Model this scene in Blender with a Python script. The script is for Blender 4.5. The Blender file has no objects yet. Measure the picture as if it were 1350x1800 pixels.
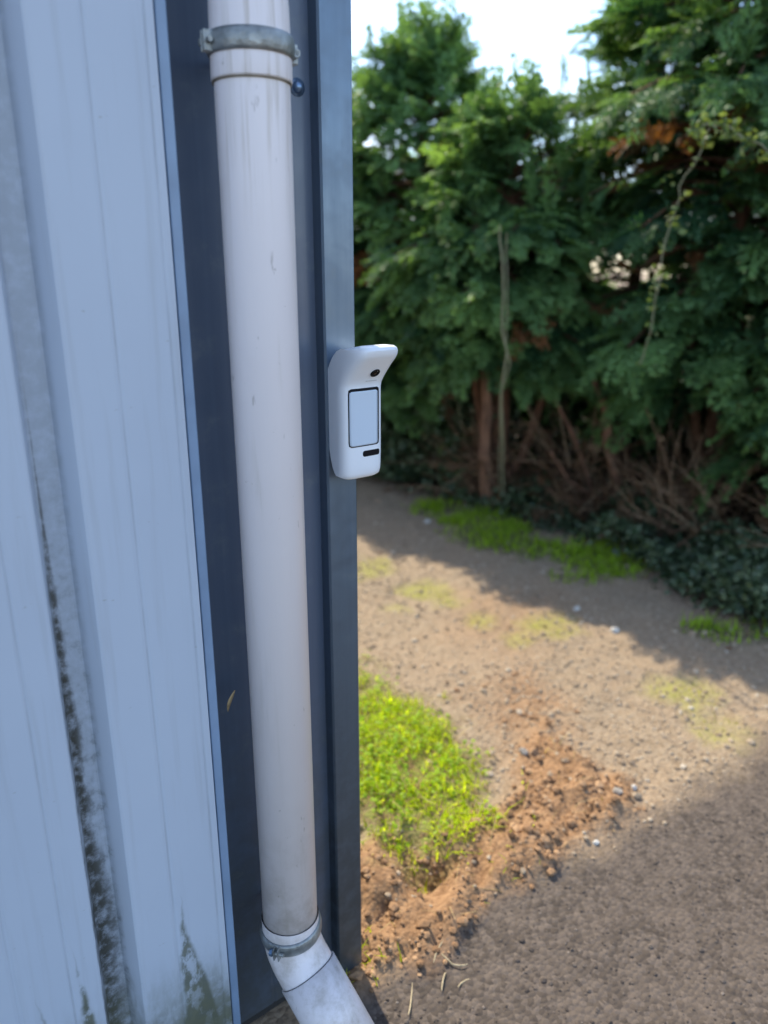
import bpy, bmesh, math, random
import numpy as np
from mathutils import Vector, Matrix

R = math.radians
rng = np.random.default_rng(7)
random.seed(7)
scene = bpy.context.scene
COL = scene.collection

# ------------------------------------------------------------------ camera
# World frame: the clad wall runs along X, its outward side is -Y, the
# building corner stands at X = 0, Y = 0; metres.
CAM = Vector((-0.626, -0.868, 1.19))
HEAD = R(52.0)          # heading of the view, from +X towards +Y
PITCH = R(17.4)         # looking down
cam_data = bpy.data.cameras.new("camera")
cam = bpy.data.objects.new("camera", cam_data)
COL.objects.link(cam)
cam.location = CAM
cam.rotation_euler = (R(90) - PITCH, 0, HEAD - R(90))
cam_data.sensor_fit = 'HORIZONTAL'
cam_data.sensor_width = 26.0
cam_data.lens = 26.0
cam_data.clip_start = 0.02
cam_data.clip_end = 3000
cam_data.dof.use_dof = True
cam_data.dof.focus_distance = 1.03
cam_data.dof.aperture_fstop = 2.5
scene.camera = cam

# ------------------------------------------------------------------ sky, sun
SUN_AZ = HEAD + R(25)   # direction towards the sun (angle from +X)
SUN_EL = R(44)
world = bpy.data.worlds.new("World")
scene.world = world
world.use_nodes = True
wn, wl = world.node_tree.nodes, world.node_tree.links
wn.clear()
w_out = wn.new("ShaderNodeOutputWorld")
w_bg = wn.new("ShaderNodeBackground")
w_sky = wn.new("ShaderNodeTexSky")
w_sky.sky_type = 'NISHITA'
w_sky.sun_disc = False
w_sky.sun_elevation = SUN_EL
w_sky.sun_rotation = R(90) - SUN_AZ
w_sky.air_density = 1.0
w_sky.dust_density = 0.7
w_sky.ozone_density = 3.0
w_tc = wn.new("ShaderNodeTexCoord")
w_noise = wn.new("ShaderNodeTexNoise")
w_noise.inputs['Scale'].default_value = 2.6
w_noise.inputs['Detail'].default_value = 6
w_map = wn.new("ShaderNodeMapping")
w_map.inputs['Scale'].default_value = (1, 1, 2.2)
w_map.inputs['Location'].default_value = (0.35, 0.2, 0.1)
w_ramp = wn.new("ShaderNodeValToRGB")
w_ramp.color_ramp.elements[0].position = 0.48
w_ramp.color_ramp.elements[1].position = 0.68
w_mix = wn.new("ShaderNodeMixRGB")
w_bw = wn.new("ShaderNodeRGBToBW")       # cloud: white, brighter where the sky round it is brighter
wl.new(w_sky.outputs[0], w_bw.inputs[0])
w_cl = wn.new("ShaderNodeVectorMath"); w_cl.operation = 'SCALE'
w_cl.inputs[0].default_value = (2.25, 2.29, 2.38)
wl.new(w_bw.outputs[0], w_cl.inputs['Scale'])
wl.new(w_cl.outputs[0], w_mix.inputs[2])
wl.new(w_tc.outputs['Generated'], w_map.inputs['Vector'])
wl.new(w_map.outputs[0], w_noise.inputs['Vector'])
wl.new(w_noise.outputs['Fac'], w_ramp.inputs[0])
w_mul = wn.new("ShaderNodeMath"); w_mul.operation = 'MULTIPLY'
w_mul.inputs[1].default_value = 0.6
wl.new(w_ramp.outputs['Color'], w_mul.inputs[0])
wl.new(w_mul.outputs[0], w_mix.inputs[0])
wl.new(w_sky.outputs[0], w_mix.inputs[1])
wl.new(w_mix.outputs[0], w_bg.inputs['Color'])
w_bg.inputs['Strength'].default_value = 0.15
wl.new(w_bg.outputs[0], w_out.inputs['Surface'])

sun_data = bpy.data.lights.new("sun", 'SUN')
sun_data.energy = 2.8
sun_data.angle = R(0.55)
sun_data.color = (1.0, 0.89, 0.69)
sun = bpy.data.objects.new("sun", sun_data)
COL.objects.link(sun)
sd = Vector((math.cos(SUN_EL) * math.cos(SUN_AZ), math.cos(SUN_EL) * math.sin(SUN_AZ), math.sin(SUN_EL)))
sun.rotation_euler = sd.to_track_quat('Z', 'Y').to_euler()
sun.location = sd * 20

vs = scene.view_settings
vs.view_transform = 'Standard'
vs.look = 'None'
vs.exposure = 1.30
vs.gamma = 1.0
vs.use_curve_mapping = False
scene.render.engine = 'CYCLES'
scene.cycles.use_denoising = True
scene.cycles.max_bounces = 8
scene.cycles.transparent_max_bounces = 8

# ------------------------------------------------------------------ helpers
cH, sH = math.cos(HEAD), math.sin(HEAD)

def W(r, f, z=0.0):
    """ground point r metres right of and f metres ahead of where the camera stands"""
    return Vector((CAM.x + f * cH + r * sH, CAM.y + f * sH - r * cH, z))

def G(px, py):
    """(r, f) of a ground spot surveyed off the photograph (1350 x 1800)"""
    r, d = (px - 675) / 1350.0, (py - 900) / 1350.0
    fh = math.cos(PITCH) - d * math.sin(PITCH)
    drop = math.sin(PITCH) + d * math.cos(PITCH)
    t = CAM.z / drop
    return (r * t, fh * t)

def mesh_np(name, verts, faces, mat=None, parent=None, smooth=False, tint=None):
    """verts (n,3), faces: list of arrays or one (m,k) array"""
    me = bpy.data.meshes.new(name)
    verts = np.asarray(verts, dtype=np.float32)
    if not isinstance(faces, list):
        faces = [faces]
    faces = [np.asarray(f, dtype=np.int32) for f in faces if len(f)]
    nl = sum(f.size for f in faces)
    npoly = sum(len(f) for f in faces)
    me.vertices.add(len(verts)); me.vertices.foreach_set('co', verts.ravel())
    me.loops.add(nl); me.loops.foreach_set('vertex_index', np.concatenate([f.ravel() for f in faces]))
    me.polygons.add(npoly)
    tot = np.concatenate([np.full(len(f), f.shape[1], dtype=np.int32) for f in faces])
    st = np.concatenate([[0], np.cumsum(tot)[:-1]]).astype(np.int32)
    me.polygons.foreach_set('loop_start', st)
    me.polygons.foreach_set('loop_total', tot)
    me.polygons.foreach_set('use_smooth', np.full(npoly, smooth, dtype=bool))
    me.update(calc_edges=True)
    me.validate()
    if tint is not None:
        a = me.attributes.new('tint', 'FLOAT', 'POINT')
        a.data.foreach_set('value', np.asarray(tint, dtype=np.float32))
    if mat: me.materials.append(mat)
    o = bpy.data.objects.new(name, me)
    COL.objects.link(o)
    if parent is not None: o.parent = parent
    return o

def obj_bm(name, bm, mat=None, parent=None, smooth=False, bevel=0, seg=2):
    bmesh.ops.recalc_face_normals(bm, faces=bm.faces)
    me = bpy.data.meshes.new(name)
    bm.to_mesh(me); bm.free()
    for p in me.polygons: p.use_smooth = smooth
    if mat: me.materials.append(mat)
    o = bpy.data.objects.new(name, me)
    COL.objects.link(o)
    if parent is not None: o.parent = parent
    if bevel:
        m = o.modifiers.new('bevel', 'BEVEL'); m.width = bevel; m.segments = seg
        m.limit_method = 'ANGLE'; m.angle_limit = R(40)
    return o

def empty(name, loc=(0, 0, 0)):
    o = bpy.data.objects.new(name, None)
    o.empty_display_size = 0.05
    COL.objects.link(o); o.location = loc
    return o

def tag(o, label=None, cat=None, group=None, kind=None):
    if label: o['label'] = label
    if cat: o['category'] = cat
    if group: o['group'] = group
    if kind: o['kind'] = kind
    return o

def add_box(bm, x0, x1, y0, y1, z0, z1):
    v = [bm.verts.new(p) for p in ((x0, y0, z0), (x1, y0, z0), (x1, y1, z0), (x0, y1, z0),
                                   (x0, y0, z1), (x1, y0, z1), (x1, y1, z1), (x0, y1, z1))]
    for q in ((0, 1, 2, 3), (4, 5, 6, 7), (0, 1, 5, 4), (1, 2, 6, 5), (2, 3, 7, 6), (3, 0, 4, 7)):
        bm.faces.new([v[i] for i in q])

def tube_arrays(pts, radii, n=6, caps=True):
    pts = [Vector(p) for p in pts]
    vs_, fs = [], []
    up = Vector((0.13, 0.31, 0.94)).normalized()
    t0 = (pts[1] - pts[0]).normalized()
    a = t0.cross(up)
    if a.length < 1e-3: a = t0.cross(Vector((1, 0, 0)))
    a.normalize()
    for i, p in enumerate(pts):
        t = (pts[min(i + 1, len(pts) - 1)] - pts[max(i - 1, 0)]).normalized()
        a = (a - t * a.dot(t)).normalized()
        b = t.cross(a)
        for k in range(n):
            an = 2 * math.pi * k / n
            vs_.append(p + (a * math.cos(an) + b * math.sin(an)) * radii[i])
    for i in range(len(pts) - 1):
        for k in range(n):
            fs.append((i * n + k, i * n + (k + 1) % n, (i + 1) * n + (k + 1) % n, (i + 1) * n + k))
    return [tuple(v) for v in vs_], fs

class Tubes:
    def __init__(s): s.v, s.f, s.t = [], [], []
    def add(s, pts, radii, n=5, tint=0.5):
        v, f = tube_arrays(pts, radii, n)
        o = len(s.v)
        s.v += v; s.f += [tuple(i + o for i in q) for q in f]; s.t += [tint] * len(v)
    def build(s, name, mat, parent=None, smooth=True):
        return mesh_np(name, np.array(s.v), np.array(s.f), mat, parent, smooth, tint=s.t)

def lattice(seed):
    return np.random.default_rng(seed).random((256, 256))
_lat = {}
def vnoise(x, y, seed=0):
    if seed not in _lat: _lat[seed] = lattice(seed)
    L = _lat[seed]
    xi, yi = np.floor(x).astype(int), np.floor(y).astype(int)
    fx, fy = x - xi, y - yi
    fx = fx * fx * (3 - 2 * fx); fy = fy * fy * (3 - 2 * fy)
    g = lambda i, j: L[(xi + i) % 256, (yi + j) % 256]
    return (g(0, 0) * (1 - fx) + g(1, 0) * fx) * (1 - fy) + (g(0, 1) * (1 - fx) + g(1, 1) * fx) * fy
def fbm(x, y, seed=0, octs=4):
    s, a, t = 0, 0.5, 0
    for k in range(octs):
        s = s + a * vnoise(x * 2 ** k, y * 2 ** k, seed + k); t += a; a *= 0.5
    return s / t

# ------------------------------------------------------------------ materials
def new_mat(name):
    m = bpy.data.materials.new(name); m.use_nodes = True
    nt = m.node_tree
    return m, nt.nodes, nt.links, nt.nodes['Principled BSDF']

def plain(name, col, rough=0.6, metal=0.0, var=0.12, scale=30, bump=0.0, bscale=200, coord='Object', spec=0.5):
    m, n, l, b = new_mat(name)
    b.inputs['Roughness'].default_value = rough
    b.inputs['Metallic'].default_value = metal
    b.inputs['Specular IOR Level'].default_value = spec
    tc = n.new('ShaderNodeTexCoord')
    nz = n.new('ShaderNodeTexNoise'); nz.inputs['Scale'].default_value = scale; nz.inputs['Detail'].default_value = 5
    l.new(tc.outputs[coord], nz.inputs['Vector'])
    rp = n.new('ShaderNodeValToRGB')
    rp.color_ramp.elements[0].position = 0.3; rp.color_ramp.elements[1].position = 0.7
    rp.color_ramp.elements[0].color = tuple(c * (1 - var) for c in col) + (1,)
    rp.color_ramp.elements[1].color = tuple(min(1, c * (1 + var)) for c in col) + (1,)
    l.new(nz.outputs['Fac'], rp.inputs[0])
    l.new(rp.outputs[0], b.inputs['Base Color'])
    if bump:
        n2 = n.new('ShaderNodeTexNoise'); n2.inputs['Scale'].default_value = bscale; n2.inputs['Detail'].default_value = 4
        l.new(tc.outputs[coord], n2.inputs['Vector'])
        bp = n.new('ShaderNodeBump'); bp.inputs['Strength'].default_value = bump; bp.inputs['Distance'].default_value = 0.003
        l.new(n2.outputs['Fac'], bp.inputs['Height'])
        l.new(bp.outputs[0], b.inputs['Normal'])
    return m

def leaf_mat(name, dark, light, trans=0.35, rough=0.55, spec=0.3):
    """two-sided foliage; 'tint' (0..1) is the colour of that shoot"""
    m, n, l, b = new_mat(name)
    b.inputs['Roughness'].default_value = rough
    b.inputs['Specular IOR Level'].default_value = spec
    at = n.new('ShaderNodeAttribute'); at.attribute_name = 'tint'
    rp = n.new('ShaderNodeValToRGB')
    rp.color_ramp.elements[0].color = tuple(dark) + (1,)
    rp.color_ramp.elements[1].color = tuple(light) + (1,)
    l.new(at.outputs['Fac'], rp.inputs[0])
    l.new(rp.outputs[0], b.inputs['Base Color'])
    tr = n.new('ShaderNodeBsdfTranslucent')
    mc = n.new('ShaderNodeMixRGB'); mc.blend_type = 'MULTIPLY'; mc.inputs[0].default_value = 1
    mc.inputs[2].default_value = (1.5, 1.35, 0.5, 1)
    l.new(rp.outputs[0], mc.inputs[1]); l.new(mc.outputs[0], tr.inputs['Color'])
    mx = n.new('ShaderNodeMixShader'); mx.inputs[0].default_value = trans
    l.new(b.outputs[0], mx.inputs[1]); l.new(tr.outputs[0], mx.inputs[2])
    l.new(mx.outputs[0], n['Material Output'].inputs['Surface'])
    return m

def tint_mat(name, stops, rough=0.85, bump=0.0, bscale=150):
    m, n, l, b = new_mat(name)
    b.inputs['Roughness'].default_value = rough
    b.inputs['Specular IOR Level'].default_value = 0.25
    at = n.new('ShaderNodeAttribute'); at.attribute_name = 'tint'
    rp = n.new('ShaderNodeValToRGB')
    e = rp.color_ramp.elements
    while len(e) < len(stops): e.new(0.5)
    for i, c in enumerate(stops):
        e[i].position = i / (len(stops) - 1); e[i].color = tuple(c) + (1,)
    l.new(at.outputs['Fac'], rp.inputs[0])
    l.new(rp.outputs[0], b.inputs['Base Color'])
    if bump:
        tc = n.new('ShaderNodeTexCoord')
        n2 = n.new('ShaderNodeTexNoise'); n2.inputs['Scale'].default_value = bscale; n2.inputs['Detail'].default_value = 4
        l.new(tc.outputs['Object'], n2.inputs['Vector'])
        bp = n.new('ShaderNodeBump'); bp.inputs['Strength'].default_value = bump; bp.inputs['Distance'].default_value = 0.004
        l.new(n2.outputs['Fac'], bp.inputs['Height']); l.new(bp.outputs[0], b.inputs['Normal'])
    return m

class NB:
    """tiny node-expression helper"""
    def __init__(s, m): s.m, s.n, s.l = m, m.node_tree.nodes, m.node_tree.links
    def put(s, sock, v):
        if hasattr(v, 'is_output'): s.l.new(v, sock)
        else: sock.default_value = v
    def math(s, op, a, b=0.0, c=0.0, clamp=False):
        x = s.n.new('ShaderNodeMath'); x.operation = op; x.use_clamp = clamp
        s.put(x.inputs[0], a); s.put(x.inputs[1], b); s.put(x.inputs[2], c)
        return x.outputs[0]
    def mix(s, f, a, b, mode='MIX'):
        x = s.n.new('ShaderNodeMixRGB'); x.blend_type = mode
        s.put(x.inputs[0], f)
        s.put(x.inputs[1], a if hasattr(a, 'is_output') else tuple(a) + (1,))
        s.put(x.inputs[2], b if hasattr(b, 'is_output') else tuple(b) + (1,))
        return x.outputs[0]
    def noise(s, vec, scale, detail=4, rough=0.55, mapscale=None):
        if mapscale:
            mp = s.n.new('ShaderNodeMapping'); mp.inputs['Scale'].default_value = mapscale
            s.l.new(vec, mp.inputs['Vector']); vec = mp.outputs[0]
        x = s.n.new('ShaderNodeTexNoise'); x.inputs['Scale'].default_value = scale
        x.inputs['Detail'].default_value = detail; x.inputs['Roughness'].default_value = rough
        s.l.new(vec, x.inputs['Vector'])
        return x.outputs['Fac']
    def ramp(s, v, a, b, lo=0.0, hi=1.0):
        x = s.n.new('ShaderNodeMapRange'); x.clamp = True; x.interpolation_type = 'SMOOTHSTEP'
        s.put(x.inputs[0], v)
        for i, q in enumerate((a, b, lo, hi)): x.inputs[i + 1].default_value = q
        return x.outputs[0]

# cladding paint: pale sheet with grime in the folds and algae low down
CREST_Y, FLOOR_Y = -0.045, -0.018
def cladding_mat():
    m, n, l, b = new_mat('painted_cladding')
    q = NB(m)
    b.inputs['Roughness'].default_value = 0.42
    b.inputs['Specular IOR Level'].default_value = 0.35
    tc = n.new('ShaderNodeTexCoord'); P = tc.outputs['Object']
    sp = n.new('ShaderNodeSeparateXYZ'); l.new(P, sp.inputs[0])
    X, Y, Z = sp.outputs
    n1 = q.noise(P, 5, 5)
    n2 = q.noise(P, 1.0, 5, 0.6, (60, 60, 3.0))       # vertical streaks
    n3 = q.noise(P, 60, 5, 0.65)
    base = q.mix(n1, (0.425, 0.485, 0.58), (0.49, 0.555, 0.65))
    base = q.mix(q.ramp(n2, 0.52, 0.75, 0, 0.28), base, (0.33, 0.36, 0.40))
    # valley floor: dull deposit
    floor = q.ramp(Y, -0.030, -0.020)
    base = q.mix(q.math('MULTIPLY', floor, q.ramp(n3, 0.25, 0.6, 0.2, 0.65)), base, (0.30, 0.34, 0.39))
    # black grime along the left foot of each valley, stronger lower down
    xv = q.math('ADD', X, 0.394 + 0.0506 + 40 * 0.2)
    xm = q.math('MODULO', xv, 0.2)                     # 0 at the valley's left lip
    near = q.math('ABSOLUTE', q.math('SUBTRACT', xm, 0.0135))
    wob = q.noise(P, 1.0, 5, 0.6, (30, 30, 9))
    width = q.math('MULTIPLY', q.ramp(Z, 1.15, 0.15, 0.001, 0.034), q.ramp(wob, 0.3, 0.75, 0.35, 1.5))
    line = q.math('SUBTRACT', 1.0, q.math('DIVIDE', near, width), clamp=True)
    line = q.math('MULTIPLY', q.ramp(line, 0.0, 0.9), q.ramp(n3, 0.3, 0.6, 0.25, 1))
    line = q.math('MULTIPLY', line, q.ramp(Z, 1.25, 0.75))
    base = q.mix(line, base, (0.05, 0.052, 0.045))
    speck = q.math('MULTIPLY', q.math('MULTIPLY', floor, q.ramp(n3, 0.52, 0.66)), q.ramp(Z, 1.2, 0.2, 0.0, 0.6))
    base = q.mix(speck, base, (0.09, 0.095, 0.085))
    # grey thread of dust in the stiffening creases
    for cr in (0.0825, 0.1435):
        dd = q.math('ABSOLUTE', q.math('SUBTRACT', q.math('MODULO', q.math('ADD', X, 0.394 + 8.0 + 0.2 - cr - 0.053 + 0.0825), 0.2), 0.0 if cr < 0.1 else 0.0))
        dd = q.math('MINIMUM', dd, q.math('SUBTRACT', 0.2, dd))
        base = q.mix(q.math('MULTIPLY', q.ramp(dd, 0.0022, 0.0004), q.ramp(wob, 0.3, 0.75, 0.03, 0.30)), base, (0.17, 0.18, 0.19))
    # algae creeping up from the foot
    blob = q.noise(P, 1.0, 6, 0.6, (17, 17, 4.2))
    low = q.ramp(Z, 0.72, 0.05)
    alg = q.ramp(q.math('ADD', q.math('MULTIPLY', low, 0.44), q.math('MULTIPLY', blob, 0.8)), 0.66, 0.84)
    alg = q.math('MULTIPLY', alg, q.ramp(Z, 0.34, 0.12))
    alg = q.math('MULTIPLY', alg, q.ramp(n3, 0.25, 0.6, 0.45, 0.95))
    base = q.mix(alg, base, q.mix(n3, (0.045, 0.055, 0.03), (0.17, 0.18, 0.12)))
    # distinct streaks of algae running down the crests, with flaked islands
    wx = q.math('MULTIPLY', q.math('SUBTRACT', q.noise(P, 1.0, 4, 0.6, (12, 12, 14)), 0.5), 0.022)
    isl = q.noise(P, 1.0, 6, 0.62, (48, 48, 26))
    for xc, zt, w1, gr in ((-0.334, 0.43, 0.030, 0.85), (-0.472, 0.44, 0.020, 0.9), (-0.520, 0.40, 0.016, 0.85), (-0.590, 0.45, 0.022, 0.8), (-0.78, 0.38, 0.03, 0.8)):
        cx = q.math('ADD', xc, q.ramp(Z, zt, 0.08, 0.0, w1 * 0.7))
        dd = q.math('ABSOLUTE', q.math('SUBTRACT', q.math('ADD', X, wx), cx))
        wd = q.ramp(Z, zt, 0.10, 0.0, w1)
        m_ = q.ramp(q.math('SUBTRACT', wd, dd), 0.0, 0.007)
        m_ = q.math('MULTIPLY', m_, q.ramp(isl, 0.40, 0.52, 0.12, gr))
        base = q.mix(m_, base, q.mix(n3, (0.04, 0.05, 0.03), (0.17, 0.18, 0.12)))
    # small scuffs
    sc = q.noise(P, 1.0, 3, 0.5, (55, 55, 160))
    base = q.mix(q.ramp(sc, 0.74, 0.80, 0, 0.45), base, (0.24, 0.24, 0.24))
    l.new(base, b.inputs['Base Color'])
    bp = n.new('ShaderNodeBump'); bp.inputs['Strength'].default_value = 0.12; bp.inputs['Distance'].default_value = 0.004
    l.new(n1, bp.inputs['Height']); l.new(bp.outputs[0], b.inputs['Normal'])
    return m

def flashing_mat(name, ca, cb, foot_tone=(0.05, 0.055, 0.05), metal=0.0):
    m, n, l, b = new_mat(name)
    q = NB(m)
    b.inputs['Metallic'].default_value = metal; b.inputs['Coat Weight'].default_value = 0.4; b.inputs['Coat Roughness'].default_value = 0.18
    tc = n.new('ShaderNodeTexCoord'); P = tc.outputs['Object']
    sp = n.new('ShaderNodeSeparateXYZ'); l.new(P, sp.inputs[0])
    n2 = q.noise(P, 1.0, 5, 0.6, (90, 90, 2.5))
    n3 = q.noise(P, 24, 5, 0.65)
    base = q.mix(n2, ca, cb)
    foot = q.math('MULTIPLY', q.ramp(sp.outputs[2], 0.85, 0.1, 0.0, 0.8), q.ramp(n3, 0.25, 0.7, 0.35, 1.0))  # blotchy darker tone, stronger towards the foot
    base = q.mix(foot, base, foot_tone)
    base = q.mix(q.ramp(n3, 0.55, 0.8, 0, 0.3), base, (0.22, 0.25, 0.25))
    l.new(base, b.inputs['Base Color'])
    l.new(q.ramp(n3, 0.3, 0.7, 0.32, 0.5), b.inputs['Roughness'])
    return m

def pipe_mat():
    m, n, l, b = new_mat('sand_white_pvc')
    q = NB(m)
    b.inputs['Roughness'].default_value = 0.40
    tc = n.new('ShaderNodeTexCoord'); P = tc.outputs['Object']
    n1 = q.noise(P, 7, 5); n2 = q.noise(P, 1.0, 5, 0.6, (50, 50, 4)); n3 = q.noise(P, 90, 4)
    base = q.mix(n1, (0.77, 0.72, 0.735), (0.83, 0.785, 0.80))
    base = q.mix(q.ramp(n2, 0.55, 0.8, 0, 0.35), base, (0.52, 0.49, 0.43))
    base = q.mix(q.ramp(n3, 0.70, 0.78, 0, 0.6), base, (0.25, 0.22, 0.18))
    sp = n.new('ShaderNodeSeparateXYZ'); l.new(P, sp.inputs[0])
    n4 = q.noise(P, 22, 6, 0.7)
    base = q.mix(q.math('MULTIPLY', q.ramp(sp.outputs[2], 0.55, 0.15, 0, 0.7), q.ramp(n4, 0.40, 0.7)), base, (0.40, 0.35, 0.29))
    sc = q.noise(P, 1.0, 3, 0.5, (90, 90, 30))
    base = q.mix(q.ramp(sc, 0.70, 0.76, 0, 0.5), base, (0.36, 0.33, 0.31))
    n5 = q.noise(P, 1.0, 4, 0.6, (130, 130, 6))
    base = q.mix(q.math('MULTIPLY', q.ramp(sp.outputs[2], 1.20, 1.385, 0, 0.5), q.ramp(n5, 0.48, 0.68)), base, (0.42, 0.36, 0.28))
    l.new(base, b.inputs['Base Color'])
    return m

M_CLAD = cladding_mat()
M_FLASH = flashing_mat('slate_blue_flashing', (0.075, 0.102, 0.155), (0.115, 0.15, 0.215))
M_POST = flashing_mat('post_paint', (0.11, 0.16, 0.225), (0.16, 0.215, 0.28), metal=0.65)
M_LIP = plain('sky_tinted_lip', (0.22, 0.32, 0.47), 0.35, var=0.12, scale=15)  # bluer than the trim: sky reflection put into the colour
M_PIPE = pipe_mat()
M_GALV = plain('dull_galvanised', (0.30, 0.32, 0.32), 0.45, 0.65, var=0.35, scale=60, bump=0.4)
M_BOLT = plain('blue_zinc', (0.20, 0.30, 0.45), 0.35, 0.7, var=0.2, scale=120)
M_WHITE = plain('white_abs', (0.82, 0.86, 0.92), 0.36, var=0.01, scale=12)
M_LENS = plain('pale_fresnel_lens', (0.58, 0.68, 0.80), 0.30, var=0.02, scale=10)
M_BLACK = plain('black_gasket', (0.006, 0.006, 0.009), 0.45, var=0.1, spec=0.15)
M_GLASS = plain('dark_lens_glass', (0.004, 0.004, 0.006), 0.12, var=0.05, spec=0.2)
M_MARK = plain('grey_print', (0.55, 0.56, 0.58), 0.5, var=0.02)
M_CORE = plain('sun_block_core', (0.25, 0.26, 0.27), 0.8)
M_ROOF = plain('roof_sheet', (0.30, 0.33, 0.36), 0.5)

# ================================================================== GROUND
def poly_sd(pts, r, f):
    """signed distance, positive inside"""
    pts = np.array(pts, dtype=float)
    d2 = np.full(r.shape, 1e9); ins = np.zeros(r.shape, bool)
    for i in range(len(pts)):
        a, b = pts[i], pts[(i + 1) % len(pts)]
        e = b - a
        t = np.clip(((r - a[0]) * e[0] + (f - a[1]) * e[1]) / (e @ e + 1e-12), 0, 1)
        d2 = np.minimum(d2, (r - a[0] - t * e[0]) ** 2 + (f - a[1] - t * e[1]) ** 2)
        c = (a[1] > f) != (b[1] > f)
        xi = a[0] + (f - a[1]) / (e[1] if abs(e[1]) > 1e-9 else 1e-9) * e[0]
        ins ^= c & (r < xi)
    d = np.sqrt(d2)
    return np.where(ins, d, -d)

A_EDGE = [(-3.0, -1.3), G(600, 1760), G(740, 1668), G(850, 1565), G(1000, 1495), G(1110, 1432), G(1210, 1395), G(1350, 1310), (2.2, 2.5), (6.0, 5.3)]
P_ASPHALT = A_EDGE + [(9, 5), (9, -6), (-6, -6)]
P_SOIL = [G(560, 1480), G(690, 1478), G(760, 1500), G(830, 1450), G(900, 1390), G(920, 1300), G(960, 1270), G(1000, 1330),
          G(1110, 1370), G(1120, 1425), G(1000, 1500), G(850, 1570), G(740, 1670), G(620, 1740), G(540, 1700)]
P_SMEAR = [G(840, 1210), G(930, 1180), G(1010, 1270), G(990, 1330), G(910, 1340)]
P_SMEAR2 = [G(800, 1040), G(960, 1040), G(1000, 1110), G(900, 1150), G(780, 1110)]
P_GRASS = [G(540, 1170), G(630, 1185), G(680, 1215), G(770, 1260), G(820, 1340), G(845, 1410), G(820, 1460), G(765, 1505),
           G(700, 1490), G(630, 1465), G(540, 1470)]
P_HOLE = [G(680, 1490), G(720, 1478), G(790, 1525), G(780, 1560), G(730, 1570)]
def spot(px, py, rx, ry):
    c = G(px, py); s = G(px + rx, py)[0] - c[0]; t = abs(G(px, py - ry)[1] - c[1])
    return [(c[0] + s * math.cos(a), c[1] + t * math.sin(a)) for a in np.linspace(0, 2 * math.pi, 10, endpoint=False)]
P_MOSS = [spot(650, 995, 40, 16), spot(745, 1035, 45, 16), spot(790, 1055, 30, 12), spot(850, 1090, 28, 10), spot(950, 1095, 50, 14),
          spot(985, 1115, 36, 9), spot(903, 1122, 22, 10), spot(1245, 1275, 45, 34), spot(1190, 1215, 60, 26), spot(700, 1065, 20, 8)]
P_WEED = [spot(850, 925, 75, 38), spot(930, 968, 60, 18), spot(1060, 985, 85, 30), spot(1290, 985, 70, 35), spot(1320, 1010, 60, 30), spot(1270, 1112, 70, 14),
          spot(1025, 1020, 26, 10), spot(770, 893, 40, 12)]
HEDGE = [(-4.2, 8.9), (-0.35, 4.72), (0.45, 3.98), (0.95, 3.42), (1.13, 3.05), (1.24, 2.62), (1.40, 2.36), (3.6, 0.6)]
P_LITTER = HEDGE + [(5.4, 1.6), (2.9, 4.6), (0.9, 6.6), (-2.6, 10.4)]

def zones(r, f):
    n1 = fbm(r * 9, f * 9, 11, 4) - 0.5
    n2 = fbm(r * 28, f * 28, 31, 3) - 0.5
    j = n1 * 0.16 + n2 * 0.07
    sm = lambda v, s: np.clip(0.5 + v / s, 0, 1)
    z = {}
    z['asphalt'] = sm(poly_sd(P_ASPHALT, r, f) + j * 0.7, 0.05 + 0.08 * np.clip(r, 0, 3))
    soil = sm(poly_sd(P_SOIL, r, f) + j * 0.5, 0.05)
    smear = np.maximum(sm(poly_sd(P_SMEAR, r, f) + j, 0.16) * 0.75, sm(poly_sd(P_SMEAR2, r, f) + j, 0.2) * 0.45)
    z['soil'] = soil
    z['smear'] = smear
    z['grass'] = sm(poly_sd(P_GRASS, r, f) + j * 1.5, 0.13)
    moss = np.zeros(r.shape)
    for p in P_MOSS: moss = np.maximum(moss, sm(poly_sd(p, r, f) + j * 0.8 - 0.01, 0.10))
    z['moss'] = moss
    weed = np.zeros(r.shape)
    for p in P_WEED: weed = np.maximum(weed, sm(poly_sd(p, r, f) + j * 0.9, 0.10))
    z['weed'] = weed
    z['litter'] = sm(poly_sd(P_LITTER, r, f) + j * 0.9 + 0.05, 0.22)
    z['hole'] = sm(poly_sd(P_HOLE, r, f) + j * 0.2, 0.06)
    return z

def height(r, f, z=None):
    if z is None: z = zones(r, f)
    far = np.clip((np.hypot(r, f) - 7) / 5, 0, 1)
    h = (fbm(r * 1.3, f * 1.3, 3, 3) - 0.5) * 0.035 * (1 - far)
    h = h + (fbm(r * 14, f * 14, 5, 3) - 0.5) * 0.012 * (1 - z['asphalt'] * 0.75) * (1 - far)
    lump = np.abs(fbm(r * 20, f * 20, 21, 3) - 0.5) * 2
    lump2 = fbm(r * 11 + 3, f * 11, 61, 2)
    h = h + z['soil'] * (0.008 + 0.05 * (lump2 - 0.45) + 0.040 * (0.5 - lump))
    h = h + z['smear'] * (lump2 - 0.5) * 0.014
    h = h + z['grass'] * 0.010 - z['hole'] * 0.06
    h = h + z['weed'] * 0.01 + z['litter'] * (fbm(r * 5, f * 5, 71, 3)) * 0.03
    # flat pad under the building foot
    return h - 0.004

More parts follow.
